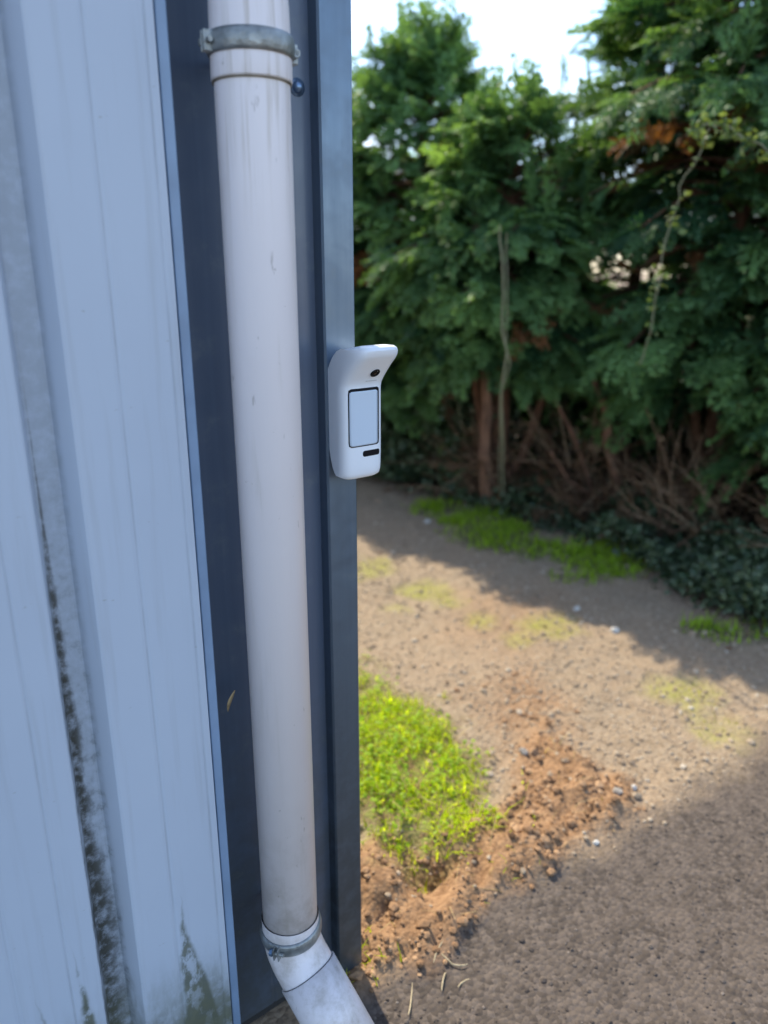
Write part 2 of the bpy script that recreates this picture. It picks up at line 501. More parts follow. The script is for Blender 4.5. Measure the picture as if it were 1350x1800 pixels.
def axis(lo, hi, step, far):
    a = list(np.arange(lo, hi + 1e-6, step))
    d, s = a[-1], step
    while d < far: s *= 1.35; d += s; a.append(d)
    d, s = a[0], step
    while d > -far: s *= 1.35; d -= s; a.insert(0, d)
    return np.array(a)
def build_ground():
    ra = axis(-0.5, 2.3, 0.013, 1500); fa = axis(0.55, 5.2, 0.016, 1500)
    rr, ff = np.meshgrid(ra, fa)
    r, f = rr.ravel(), ff.ravel()
    z = zones(r, f); h = height(r, f, z)
    X = CAM.x + f * cH + r * sH; Y = CAM.y + f * sH - r * cH
    nr, nf = len(ra), len(fa)
    i = np.arange(nr * nf).reshape(nf, nr)
    faces = np.stack([i[:-1, :-1].ravel(), i[:-1, 1:].ravel(), i[1:, 1:].ravel(), i[1:, :-1].ravel()], 1)
    m, n, l, b = new_mat('yard_ground')
    q = NB(m)
    b.inputs['Roughness'].default_value = 0.9
    b.inputs['Specular IOR Level'].default_value = 0.25
    tc = n.new('ShaderNodeTexCoord'); P = tc.outputs['Object']
    def attr(nm):
        a = n.new('ShaderNodeAttribute'); a.attribute_name = nm; return a.outputs['Fac']
    nA = q.noise(P, 2.2, 5); nB = q.noise(P, 45, 5, 0.7); nC = q.noise(P, 160, 4, 0.7); nD = q.noise(P, 9, 5)
    vo = n.new('ShaderNodeTexVoronoi'); vo.inputs['Scale'].default_value = 95; l.new(P, vo.inputs['Vector'])
    vr = n.new('ShaderNodeSeparateColor'); l.new(vo.outputs['Color'], vr.inputs[0])
    grav = q.mix(q.ramp(nB, 0.3, 0.7), (0.205, 0.150, 0.096), (0.345, 0.26, 0.175))
    grav = q.mix(q.ramp(vr.outputs[0], 0.1, 0.9, 0, 0.55), grav, (0.37, 0.30, 0.22))
    grav = q.mix(q.ramp(nA, 0.35, 0.7, 0, 0.5), grav, (0.35, 0.25, 0.165))
    aspc = q.mix(q.ramp(vr.outputs[1], 0.0, 1.0), (0.058, 0.047, 0.040), (0.15, 0.122, 0.104))
    aspc = q.mix(q.ramp(nC, 0.3, 0.7, 0, 0.6), aspc, (0.082, 0.066, 0.056))
    aspc = q.mix(q.ramp(nD, 0.42, 0.72, 0, 0.55), aspc, (0.135, 0.108, 0.09))
    soil = q.mix(q.ramp(nB, 0.3, 0.7), (0.20, 0.11, 0.056), (0.38, 0.23, 0.125))
    turf = q.mix(q.ramp(nB, 0.35, 0.65), (0.17, 0.11, 0.05), (0.20, 0.24, 0.04))
    mossc = q.mix(nB, (0.22, 0.24, 0.04), (0.40, 0.38, 0.09))
    lit = q.mix(q.ramp(nB, 0.3, 0.7), (0.035, 0.026, 0.018), (0.11, 0.075, 0.05))
    base = q.mix(attr('smear'), grav, soil)
    base = q.mix(q.math('MULTIPLY', attr('moss'), q.ramp(nB, 0.3, 0.6, 0.2, 0.8)), base, mossc)
    base = q.mix(attr('asphalt'), base, aspc)
    base = q.mix(attr('soil'), base, soil)
    base = q.mix(attr('grass'), base, turf)
    base = q.mix(attr('litter'), base, lit)
    base = q.mix(q.math('MULTIPLY', attr('weed'), 0.7), base, (0.06, 0.075, 0.02))
    l.new(base, b.inputs['Base Color'])
    hgt = q.math('ADD', q.math('MULTIPLY', nC, 0.5), q.math('SUBTRACT', q.math('MULTIPLY', nB, 0.7), q.math('MULTIPLY', vo.outputs['Distance'], 0.9)))
    bp = n.new('ShaderNodeBump'); bp.inputs['Strength'].default_value = 0.6; bp.inputs['Distance'].default_value = 0.006
    l.new(hgt, bp.inputs['Height']); l.new(bp.outputs[0], b.inputs['Normal'])
    o = mesh_np('ground', np.stack([X, Y, h], 1), faces, m, smooth=True)
    for k in ('asphalt', 'soil', 'smear', 'grass', 'moss', 'weed', 'litter'):
        a = o.data.attributes.new(k, 'FLOAT', 'POINT'); a.data.foreach_set('value', z[k].astype(np.float32))
    tag(o, kind='structure')
    return o
build_ground()

def to_world(r, f):
    return CAM.x + f * cH + r * sH, CAM.y + f * sH - r * cH

# ------------------------------------------------------------------ loose stones (stuff)
def rock_template(seed, n=12):
    g = np.random.default_rng(seed)
    bm = bmesh.new(); bmesh.ops.create_icosphere(bm, subdivisions=1, radius=1)
    v = np.array([list(x.co) for x in bm.verts]); f = np.array([[x.index for x in q.verts] for q in bm.faces]); bm.free()
    d = g.normal(size=(6, 3)); d /= np.linalg.norm(d, axis=1)[:, None]
    for k in range(6):
        c = v @ d[k]; lim = g.uniform(0.55, 0.8)
        v = v - np.clip(c - lim, 0, None)[:, None] * d[k]
    v *= g.uniform(0.75, 1.2, size=3) * np.array([1, 1, 0.7])
    return v, f
ROCKS = [rock_template(s) for s in range(8)]

def scatter(name, mat, r, f, size, templates, tint, sink=0.34, label=None, cat=None):
    z = height(r, f)
    X, Y = to_world(r, f)
    V, F, T, off = [], [], [], 0
    which = rng.integers(0, len(templates), len(r))
    for k, (tv, tf) in enumerate(templates):
        ix = np.where(which == k)[0]
        if not len(ix): continue
        an = rng.uniform(0, 2 * np.pi, len(ix)); c, s = np.cos(an), np.sin(an)
        v = tv[None] * size[ix][:, None, None]
        x = v[..., 0] * c[:, None] - v[..., 1] * s[:, None] + X[ix][:, None]
        y = v[..., 0] * s[:, None] + v[..., 1] * c[:, None] + Y[ix][:, None]
        zz = v[..., 2] + (z[ix] + size[ix] * (0.5 - sink))[:, None]
        V.append(np.stack([x, y, zz], -1).reshape(-1, 3))
        F.append((tf[None] + (np.arange(len(ix)) * len(tv))[:, None, None]).reshape(-1, 3) + off)
        T.append(np.repeat(tint[ix], len(tv)))
        off += len(ix) * len(tv)
    o = mesh_np(name, np.concatenate(V), np.concatenate(F), mat, smooth=False, tint=np.concatenate(T))
    tag(o, label, cat, kind='stuff')
    return o

M_STONE = tint_mat('gravel_stone', [(0.16, 0.125, 0.095), (0.32, 0.24, 0.165), (0.44, 0.35, 0.255), (0.60, 0.54, 0.45)], bump=0.4, bscale=300)
M_CHIP = tint_mat('asphalt_chip', [(0.04, 0.033, 0.03), (0.09, 0.073, 0.063), (0.14, 0.115, 0.098), (0.30, 0.25, 0.21)], bump=0.3, bscale=400)
M_SOILC = tint_mat('soil_clod', [(0.13, 0.07, 0.036), (0.29, 0.17, 0.092), (0.47, 0.30, 0.175)], bump=0.6, bscale=200)

def sample(n, r0, r1, f0, f1, keep):
    r = rng.uniform(r0, r1, n); f = rng.uniform(f0, f1, n)
    p = keep(r, f, zones(r, f))
    m = rng.random(n) < p
    return r[m], f[m]

r_, f_ = sample(38000, -0.3, 2.3, 1.2, 4.6, lambda r, f, z: (1 - z['asphalt']) * (1 - z['soil'] * 0.8) * (1 - z['grass']) * (1 - z['litter'] * 0.8)
                * (0.25 + 0.9 * np.clip(fbm(r * 4, f * 4, 91, 3) * 2 - 0.5, 0, 1)) * np.clip(3.0 / f ** 1.2, 0, 1))
scatter('gravel', M_STONE, r_, f_, np.clip(rng.lognormal(math.log(0.0036), 0.48, len(r_)), 0.0015, 0.014), ROCKS,
        np.clip(rng.normal(0.5, 0.16, len(r_)), 0.2, 1), label='pale brown gravel strewn over the yard between grass and hedge', cat='gravel')
r_, f_ = sample(16000, -0.2, 1.9, 0.6, 2.4, lambda r, f, z: z['asphalt'] * (0.35 + 0.65 * fbm(r * 7, f * 7, 95, 2)))
scatter('asphalt_aggregate', M_CHIP, r_, f_, np.clip(rng.lognormal(math.log(0.0024), 0.42, len(r_)), 0.001, 0.008), ROCKS,
        np.clip(rng.normal(0.42, 0.2, len(r_)), 0, 1), sink=0.45, label='coarse dark brown chippings of the asphalt in the foreground', cat='chippings')
r_, f_ = sample(15000, -0.3, 1.2, 1.0, 2.2, lambda r, f, z: np.maximum(z['soil'], z['smear'] * 0.35) * np.clip(fbm(r * 9, f * 9, 99, 3) * 3 - 0.9, 0.1, 1))
scatter('soil_clods', M_SOILC, r_, f_, np.clip(rng.lognormal(math.log(0.0042), 0.55, len(r_)), 0.0015, 0.016), ROCKS,
        np.clip(rng.normal(0.55, 0.22, len(r_)), 0, 1), sink=0.4, label='crumbly orange brown soil churned up beside the asphalt edge', cat='soil')

# stones one can pick out
M_PALE = plain('pale_stone', (0.62, 0.60, 0.56), 0.8, var=0.25, scale=60, bump=0.5)
M_GREY = plain('grey_stone', (0.30, 0.27, 0.24), 0.85, var=0.3, scale=60, bump=0.5)
def stone(px, py, s, mat, label, k):
    r, f = G(px, py)
    bm = bmesh.new(); bmesh.ops.create_icosphere(bm, subdivisions=2, radius=1)
    g = np.random.default_rng(200 + k)
    d = g.normal(size=(7, 3)); d /= np.linalg.norm(d, axis=1)[:, None]; lim = g.uniform(0.55, 0.85, 7); sc = g.uniform(0.8, 1.25, 3)
    for v in bm.verts:
        for j in range(7):
            c = v.co.dot(Vector(d[j])) - lim[j]
            if c > 0: v.co -= Vector(d[j]) * c
        v.co = Vector((v.co.x * sc[0], v.co.y * sc[1], v.co.z * 0.75)) * s
    o = obj_bm('stone', bm, mat)
    o.location = W(r, f, float(height(np.array([r]), np.array([f]))[0]) + s * 0.3)
    tag(o, label, 'stone', 'stones lying on the yard')
stone(1014, 1072, 0.016, M_PALE, 'white stone lying at the edge of the hedge shadow', 0)
stone(751, 917, 0.020, M_PALE, 'pale stone in the shade left of the weeds under the hedge', 1)
stone(1082, 1110, 0.017, M_PALE, 'pale grey stone in sun just below the shadow edge', 2)
stone(920, 1328, 0.014, M_GREY, 'dark grey stone at the top of the churned soil', 3)
stone(1085, 1396, 0.012, M_GREY, 'grey stone embedded at the right end of the soil', 4)
stone(1048, 1474, 0.009, M_PALE, 'small white pebble on the asphalt edge near the soil', 5)
stone(665, 880, 0.018, plain('tan_stone', (0.42, 0.30, 0.20), 0.85, var=0.2), 'tan stone on the shaded gravel nearest the post', 6)
stone(1116, 1378, 0.010, M_PALE, 'pale pebble beside the dark gravel right of the soil', 7)

# ------------------------------------------------------------------ grass
def blades(name, mat, r, f, hgt, wid, lean, tint, label, cat, segs=2, kind='stuff'):
    n = len(r)
    z = height(r, f); X, Y = to_world(r, f)
    an = rng.uniform(0, 2 * np.pi, n); le = rng.uniform(0.2, 1.0, n) * lean
    dx, dy = np.cos(an), np.sin(an)
    sx, sy = -dy, dx
    rows = []
    for k in range(segs + 1):
        t = k / segs
        w = wid * (1 - t ** 1.5) * 0.5 + 0.0002
        bx = X + dx * le * hgt * t * t; by = Y + dy * le * hgt * t * t
        bz = z - 0.003 + hgt * (t - 0.35 * le * t * t)
        rows.append(np.stack([bx - sx * w, by - sy * w, bz], 1)); rows.append(np.stack([bx + sx * w, by + sy * w, bz], 1))
    V = np.stack(rows, 1).reshape(-1, 3)
    m = 2 * (segs + 1)
    q = np.array([[2 * k, 2 * k + 1, 2 * k + 3, 2 * k + 2] for k in range(segs)])
    F = (q[None] + (np.arange(n) * m)[:, None, None]).reshape(-1, 4)
    o = mesh_np(name, V, F, mat, smooth=True, tint=np.repeat(tint, m))
    tag(o, label, cat, kind=kind)
    return o

def leaf_clumps(name, mat, P, size, nrm_up, tint, label=None, cat=None, parent=None, kind='stuff', aspect=0.75):
    """many small folded leaves; P (n,3)"""
    n = len(P)
    d = rng.normal(size=(n, 3)); d[:, 2] *= 0.5; d /= np.linalg.norm(d, axis=1)[:, None]
    up = rng.normal(size=(n, 3)) * (1 - nrm_up); up[:, 2] += nrm_up
    s = np.cross(d, up); s /= np.linalg.norm(s, axis=1)[:, None] + 1e-9
    nn = np.cross(s, d)
    L = size[:, None]
    a = P; t = P + d * L - nn * L * 0.12
    mid = P + d * L * 0.45 + nn * L * 0.10
    l1 = mid + s * L * aspect * 0.5 - nn * L * 0.08; r1 = mid - s * L * aspect * 0.5 - nn * L * 0.08
    V = np.stack([a, l1, t, r1, mid], 1).reshape(-1, 3)
    q = np.array([[0, 4, 1], [1, 4, 2], [2, 4, 3], [3, 4, 0]])
    F = (q[None] + (np.arange(n) * 5)[:, None, None]).reshape(-1, 3)
    o = mesh_np(name, V, F, mat, parent, smooth=False, tint=np.repeat(tint, 5))
    if label or kind: tag(o, label, cat, kind=kind)
    return o

M_GRASS = leaf_mat('grass_blade', (0.29, 0.39, 0.022), (0.58, 0.76, 0.035), 0.66, 0.6, 0.12)
M_WEED = leaf_mat('weed_leaf', (0.14, 0.26, 0.02), (0.40, 0.60, 0.04), 0.42, 0.5, 0.25)
M_MOSS = leaf_mat('moss_tuft', (0.24, 0.28, 0.03), (0.46, 0.48, 0.07), 0.45)
r_, f_ = sample(26000, -0.35, 0.6, 1.2, 2.4, lambda r, f, z: np.clip(z['grass'] * 1.3 - 0.2, 0, 1) * (0.06 + 1.1 * np.clip(fbm(r * 13, f * 13, 111, 3) * 3.2 - 1.2, 0, 1)))
blades('grass', M_GRASS, r_, f_, np.clip(rng.lognormal(math.log(0.02), 0.45, len(r_)), 0.008, 0.06), rng.uniform(0.002, 0.006, len(r_)), 1.3,
       np.clip(fbm(r_ * 9, f_ * 9, 115, 2) * 0.9 + rng.normal(0.15, 0.2, len(r_)), 0, 1), 'bright sunlit green grass patch beside the corner post', 'grass')
r_, f_ = sample(6000, -0.35, 0.7, 1.1, 2.5, lambda r, f, z: np.clip(z['grass'] + z['soil'] * 0.12, 0, 1) * 0.5)
blades('dead_grass', leaf_mat('dead_blade', (0.22, 0.15, 0.07), (0.52, 0.42, 0.22), 0.35), r_, f_, np.clip(rng.lognormal(math.log(0.028), 0.5, len(r_)), 0.01, 0.07), rng.uniform(0.0012, 0.003, len(r_)), 1.8,
       rng.random(len(r_)), 'dry straw coloured blades mixed into the grass patch', 'grass')
r_, f_ = sample(9000, -0.35, 0.6, 1.2, 2.4, lambda r, f, z: z['grass'] * np.clip(fbm(r * 11 + 5, f * 11, 121, 3) * 3 - 1.1, 0, 1))
X, Y = to_world(r_, f_)
leaf_clumps('clover', M_WEED, np.stack([X, Y, height(r_, f_) + rng.uniform(0.006, 0.03, len(r_))], 1), rng.uniform(0.008, 0.018, len(r_)), 0.75,
            np.clip(rng.normal(0.7, 0.25, len(r_)), 0, 1), 'small round leaved clover growing among the sunlit grass', 'clover')
r_, f_ = sample(60000, -0.4, 2.2, 1.2, 4.0, lambda r, f, z: z['moss'] * 0.9 * (1 - z['asphalt']) * np.clip(fbm(r * 22, f * 22, 131, 2) * 2.6 - 0.8, 0, 1))
blades('moss', M_MOSS, r_, f_, rng.uniform(0.004, 0.015, len(r_)), rng.uniform(0.003, 0.006, len(r_)), 1.0,
       np.clip(rng.normal(0.5, 0.25, len(r_)), 0, 1), 'thin yellow green moss patches on the sunlit gravel', 'moss', segs=1)
r_, f_ = sample(90000, -0.3, 2.3, 2.0, 4.8, lambda r, f, z: z['weed'] * (0.2 + 0.8 * np.clip(fbm(r * 8, f * 8, 141, 2) * 2.4 - 0.7, 0, 1)))
blades('verge_grass', M_WEED, r_, f_, rng.uniform(0.015, 0.06, len(r_)), rng.uniform(0.003, 0.008, len(r_)), 1.0,
       np.clip(rng.normal(0.55, 0.25, len(r_)), 0, 1), 'low green weeds in the shade along the foot of the hedge', 'weeds')
r_, f_ = sample(6000, -0.15, 0.35, 0.95, 1.75, lambda r, f, z: np.maximum(z['soil'], 0) * np.clip(fbm(r * 8, f * 8, 151, 2) * 3 - 1.3, 0, 1) * (0.12 + 0.9 * np.exp(-((r - 0.0) ** 2 + (f - 1.06) ** 2) / 0.012)))
blades('seedling_grass', M_GRASS, r_, f_, rng.uniform(0.01, 0.035, len(r_)), rng.uniform(0.002, 0.004, len(r_)), 1.0,
       np.clip(rng.normal(0.6, 0.25, len(r_)), 0, 1), 'sparse grass sprouting from the bare soil near the post foot', 'grass')

# straw bits by the downpipe outlet
M_STRAW = plain('dry_straw', (0.46, 0.38, 0.24), 0.7, var=0.25, scale=80)
STRAWS = [(770, 1668, 40, 60, 'pale dry straw pointing up from the soil edge'), (800, 1692, 46, -15, 'thick pale straw lying flat on the asphalt edge'),
          (780, 1715, 30, 70, 'short straw lying below the thick pale straw'), (722, 1760, 52, 80, 'long bent straw nearest the downpipe elbow'),
          (815, 1718, 26, 35, 'small straw scrap farthest out on the asphalt')]
for k, (px, py, L, an, lab) in enumerate(STRAWS):
    r, f = G(px, py)
    L = L * 0.00105; a = R(an)
    pts = []
    for t in np.linspace(-0.5, 0.5, 6):
        rr, ff_ = r + L * t * math.cos(a), f + L * t * math.sin(a) * 1.3 + (0.9 if k % 2 else -0.7) * L * t * t
        hz = float(height(np.array([rr]), np.array([ff_]))[0])
        pts.append(W(rr, ff_, hz + 0.002 + 0.003 * math.sin(k + 3 * t)))
    v, fc = tube_arrays(pts, [0.0009, 0.0014, 0.0015, 0.0014, 0.0012, 0.0006], 6)
    base = pts[2].copy()
    o = mesh_np('straw', np.array(v) - np.array(base), np.array(fc), M_STRAW, smooth=True)
    o.location = base
    tag(o, lab, 'straw', 'straw bits by the post foot')

# ================================================================== BUILDING
TOP = 2.3
bld = empty('metal_clad_building', (0, 0, 0))
tag(bld, 'metal building with pale blue grey ribbed cladding and dark blue corner trim', 'building')

def extrude_profile(prof, z0, z1, thick=0.0, zs=None):
    """vertical sheet from a plan polyline"""
    bm = bmesh.new()
    zs = zs or [z0, z1]
    rows = [[bm.verts.new((x, y, z)) for x, y in prof] for z in zs]
    for a, b in zip(rows[:-1], rows[1:]):
        for i in range(len(prof) - 1):
            bm.faces.new((a[i], a[i + 1], b[i + 1], b[i]))
    return bm

def solid(o, t, off=1.0):
    m = o.modifiers.new('solid', 'SOLIDIFY'); m.thickness = t; m.offset = off
    return o

def clad_profile(x_start, x_end):
    """crests with narrow trapezoid valleys every 0.2 m, walking towards -X"""
    pr = []
    pts = []
    for k in range(-2, 40):
        lip_r = -0.394 - 0.2 * k
        c = lip_r + 0.0735          # middle of the crest right of this valley
        # tiny stiffening creases on the crest
        for d in (0.0, ):
            m = lip_r + 0.053
            pts += [(m + 0.0045, CREST_Y), (m, CREST_Y + 0.0012), (m - 0.0045, CREST_Y)]
        for m in (lip_r + 0.114,):
            pts += [(m + 0.003, CREST_Y), (m, CREST_Y + 0.0008), (m - 0.003, CREST_Y)]
        pts += [(lip_r + 0.002, CREST_Y), (lip_r - 0.0006, CREST_Y + 0.0012), (lip_r - 0.0135, FLOOR_Y - 0.001), (lip_r - 0.0160, FLOOR_Y),
                (lip_r - 0.0385, FLOOR_Y), (lip_r - 0.0405, FLOOR_Y - 0.001), (lip_r - 0.0497, CREST_Y + 0.001), (lip_r - 0.052, CREST_Y)]
    pts = sorted(set(pts), key=lambda p: -p[0])
    pts = [p for p in pts if x_end + 1e-4 < p[0] < x_start - 1e-4]
    def y_at(x): return CREST_Y
    return [(x_start, CREST_Y)] + pts + [(x_end, CREST_Y)]

def xf(bm, M): bmesh.ops.transform(bm, matrix=M, verts=bm.verts); return bm
edge0 = -0.2706
xs = [edge0, edge0 - 1.0, edge0 - 2.0, edge0 - 3.0, edge0 - 4.0]
for i in range(4):
    p = clad_profile(xs[i] - (0.0005 if i else 0), xs[i + 1])
    if i == 0: p = [(edge0, CREST_Y + 0.012)] + p       # short folded edge
    o = obj_bm('cladding_sheet', extrude_profile(p, 0.03, TOP), M_CLAD, bld)
    solid(o, 0.0012, -1.0)
# the side wall round the corner, same sheet
SIDE = Matrix.Rotation(R(90), 4, 'Z')
for i in range(4):
    p = clad_profile(-0.10 - i - (0.0005 if i else 0), -1.10 - i)
    bm = extrude_profile(p, 0.03, TOP)
    # mirror X -> +Y so that the sheet runs back from the corner and faces +X
    for v in bm.verts:
        x, y = v.co.x, v.co.y
        v.co.x, v.co.y = -0.06 - (y + 0.025), -x
    o = obj_bm('side_cladding_sheet', bm, M_CLAD, bld)
    solid(o, 0.0012, -1.0)

# corner flashing: lip, recess behind the downpipe, post
bm = extrude_profile([(-0.2668, -0.0200), (-0.2668, -0.0390), (-0.2660, -0.0400), (-0.2555, -0.0400), (-0.254, -0.0385), (-0.254, -0.030)], 0.02, TOP)
solid(obj_bm('flashing_lip', bm, M_LIP, bld), 0.0012, -1)
bm = extrude_profile([(-0.2570, -0.0335), (-0.2600, 0.018), (-0.2580, 0.020), (-0.17, 0.020), (-0.166, 0.0215), (-0.162, 0.020), (-0.0475, 0.020)], 0.022, TOP)
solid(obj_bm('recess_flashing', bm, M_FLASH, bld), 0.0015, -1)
bm = extrude_profile([(-0.0470, 0.0225), (-0.0470, 0.0014), (-0.0456, 0.0), (-0.0014, 0.0), (0.0, 0.0014), (0.0, 0.07), (-0.012, 0.082), (-0.03, 0.11)], 0.012, TOP)
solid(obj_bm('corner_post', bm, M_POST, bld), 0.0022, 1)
# base rail and slab showing below the sheets
bm = bmesh.new(); add_box(bm, -4.27, -0.03, 0.03, 0.12, -0.05, 0.06)
obj_bm('base_rail', bm, plain('black_base', (0.03, 0.03, 0.032), 0.7), bld)
bm = bmesh.new(); add_box(bm, -4.27, -0.05, 0.125, 4.1, -0.05, TOP - 0.02)
obj_bm('sun_block_core', bm, M_CORE, bld)  # unseen solid box, added inside to block the sun
bm = bmesh.new(); add_box(bm, -4.35, 0.12, -0.10, 4.2, TOP + 0.005, TOP + 0.09)
obj_bm('roof', bm, M_ROOF, bld)
# dome head screws in the recess
def screw(x, z, mat=M_BOLT):
    bm = bmesh.new()
    bmesh.ops.create_uvsphere(bm, u_segments=14, v_segments=8, radius=0.0075)
    for v in bm.verts:
        v.co.z = max(v.co.z, -0.001)
    geo = bmesh.ops.create_cone(bm, cap_ends=True, segments=16, radius1=0.0105, radius2=0.0105, depth=0.002)
    M = Matrix.Translation((x, 0.0185, z)) @ Matrix.Rotation(R(90), 4, 'X')
    xf(bm, M)
    obj_bm('screw', bm, mat, bld, smooth=True)
for x, z in ((-0.067, 1.403), (-0.067, 2.0)): screw(x, z)

# ================================================================== DOWNPIPE
PX, PY, PR = -0.176, -0.066, 0.040
dp = empty('downpipe', (PX, PY, 0.0))
tag(dp, 'off white plastic rainwater downpipe clamped in front of the dark corner recess', 'downpipe')
def ring_lathe(prof, n=48, z_off=0):
    """prof: list of (radius, z)"""
    v, f = [], []
    for r0, z0 in prof:
        for k in range(n):
            a = 2 * math.pi * k / n
            v.append((r0 * math.cos(a), r0 * math.sin(a), z0 + z_off))
    for i in range(len(prof) - 1):
        for k in range(n):
            f.append((i * n + k, i * n + (k + 1) % n, (i + 1) * n + (k + 1) % n, (i + 1) * n + k))
    return v, f
Z_EL = 0.262
v, f = ring_lathe([(PR - 0.003, Z_EL - 0.03), (PR, Z_EL - 0.03), (PR, 1.381)])
mesh_np('pipe', np.array(v), np.array(f), M_PIPE, dp, True)
# socketed upper length
v, f = ring_lathe([(PR + 0.0002, 1.379), (PR + 0.0022, 1.3795), (PR + 0.0026, 1.381), (PR + 0.0026, 1.40), (PR + 0.0012, 1.45), (PR + 0.0004, 1.46), (PR + 0.0004, TOP - 0.05)])
mesh_np('upper_pipe', np.array(v), np.array(f), M_PIPE, dp, True)
v, f = ring_lathe([(PR - 0.001, 1.3770), (PR + 0.0018, 1.3772), (PR + 0.0018, 1.3790), (PR - 0.001, 1.3792)])
mesh_np('joint_seal', np.array(v), np.array(f), plain('grimy_joint', (0.20, 0.17, 0.13), 0.8, var=0.4, scale=50), dp, True)

# elbow: swept tube with socket rims
el = Vector((0.17, -0.66, -0.73)).normalized()
def sweep_pts():
    p0 = Vector((0, 0, Z_EL)); pts = [p0 + Vector((0, 0, 0.02))]
    d0 = Vector((0, 0, -1)); p = p0.copy()
    for k in range(9):
        t = k / 8
        d = (d0 * (1 - t) + el * t).normalized()
        pts.append(p.copy()); p = p + d * 0.0075
    return pts, p
pts, pend = sweep_pts()
elbow = Tubes(); elbow.add(pts + [pend + el * 0.012], [PR + 0.0022] * (len(pts) + 1), 44)
eo = elbow.build('elbow', M_PIPE, dp)
sock = Tubes(); q0 = pend + el * 0.0125
sock.add([q0 - el * 0.0005, q0, q0 + el * 0.115, q0 + el * 0.1152], [PR, PR + 0.0052, PR + 0.0048, PR], 44)
so = sock.build('elbow_socket', M_PIPE, dp)
gap = Tubes(); gap.add([q0 - el * 0.0016, q0 - el * 0.0004], [PR + 0.0030, PR + 0.0030], 44)
gap.build('joint_seal', plain('dark_joint', (0.10, 0.10, 0.10), 0.8), dp)
out = Tubes(); q1 = q0 + el * 0.116
out.add([q1, q1 + el * 0.14], [PR + 0.0004, PR + 0.0004], 44)
out.build('outlet_pipe', M_PIPE, dp)
gap = Tubes(); gap.add([q1 - el * 0.0006, q1 + el * 0.0012], [PR + 0.0040, PR + 0.0020], 44)
gap.build('joint_seal', plain('dark_joint', (0.10, 0.10, 0.10), 0.8), dp)

def clamp(z, tilt, bolt_angle, wing, lab=None):
    """galvanised two-part collar: band, two eared flanges with bolts, wall rod"""
    Mx = Matrix.Translation((0, 0, z)) @ Matrix.Rotation(tilt, 4, 'Y')
    r0 = PR + 0.0030
    v, f = ring_lathe([(r0 - 0.001, -0.0100), (r0 + 0.001, -0.0105), (r0 + 0.0026, -0.007), (r0 + 0.0034, 0), (r0 + 0.0026, 0.007), (r0 + 0.001, 0.0105), (r0 - 0.001, 0.0100)])
    band = mesh_np('pipe_clamp', np.array(v), np.array(f), M_GALV, dp, True)
    band.matrix_local = Mx
    for a in bolt_angle:
        c = Matrix.Rotation(a, 4, 'Z') @ Vector((1, 0, 0)); s = Matrix.Rotation(a, 4, 'Z') @ Vector((0, 1, 0))
        for sg in (-1, 1):
            bm = bmesh.new(); add_box(bm, r0 - 0.001, r0 + 0.0105, sg * 0.0035 - 0.0012, sg * 0.0035 + 0.0012, -0.010, 0.010)
            xf(bm, Matrix.Rotation(a, 4, 'Z'))
            obj_bm('ear', bm, M_GALV, band, bevel=0.0012)
        bm = bmesh.new(); bmesh.ops.create_cone(bm, cap_ends=True, segments=10, radius1=0.0028, radius2=0.0028, depth=0.022)
        m2 = Matrix.Rotation(a, 4, 'Z') @ Matrix.Translation((r0 + 0.0055, 0, 0)) @ Matrix.Rotation(R(90), 4, 'X')
        xf(bm, m2); obj_bm('bolt', bm, M_GALV, band, smooth=False)
        bm = bmesh.new(); bmesh.ops.create_cone(bm, cap_ends=True, segments=6, radius1=0.0058, radius2=0.0052, depth=0.005)
        xf(bm, Matrix.Rotation(a, 4, 'Z') @ Matrix.Translation((r0 + 0.0055, -0.0085, 0)) @ Matrix.Rotation(R(90), 4, 'X'))
        obj_bm('bolt_head', bm, M_BOLT if wing else M_GALV, band, bevel=0.0006)
    rod = Tubes(); rod.add([Vector((0, r0 + 0.002, 0)), Vector((0, 0.083, 0))], [0.004, 0.004], 10)
    rod.build('wall_rod', M_GALV, band)
    return band
clamp(1.412, R(0), (R(-4), R(176)), False)
clamp(0.258, R(-5), (R(-146), R(34)), True)

# dead leaf caught on a thread in the recess
M_DRY = plain('dry_leaf', (0.30, 0.22, 0.12), 0.8, var=0.35, scale=120)
def curl_leaf(name, loc, L, wd, mat, label):
    v, f = [], []
    for i in range(9):
        t = i / 8; w = wd * math.sin(math.pi * min(1, t * 0.95 + 0.04)) ** 0.8
        for j in range(5):
            s = (j - 2) / 2
            v.append((w * math.sin(s * 1.3), -0.6 * w * math.cos(s * 1.3) + 0.2 * L * math.sin(t * 2.2), -L * t))
    for i in range(8):
        for j in range(4): f.append((i * 5 + j, i * 5 + j + 1, i * 5 + j + 6, i * 5 + j + 5))
    o = mesh_np(name, np.array(v), np.array(f), mat, None, True)
    o.location = loc; o.rotation_euler = (R(5), R(14), R(30))
    solid(o, 0.0006, 0)
    tag(o, label, 'leaf')
curl_leaf('dead_leaf', (-0.2235, -0.028, 0.655), 0.032, 0.0050, M_DRY, 'curled dry leaf caught in the dark gap left of the downpipe')

# ================================================================== DETECTOR
DW, DH = 0.0345, 0.183
DX, DZ = -0.0105, 0.914         # middle of the back plate, bottom
det = empty('motion_detector', (DX, -0.0005, DZ))
tag(det, 'white outdoor motion detector with hooded camera fixed to the corner post', 'detector')
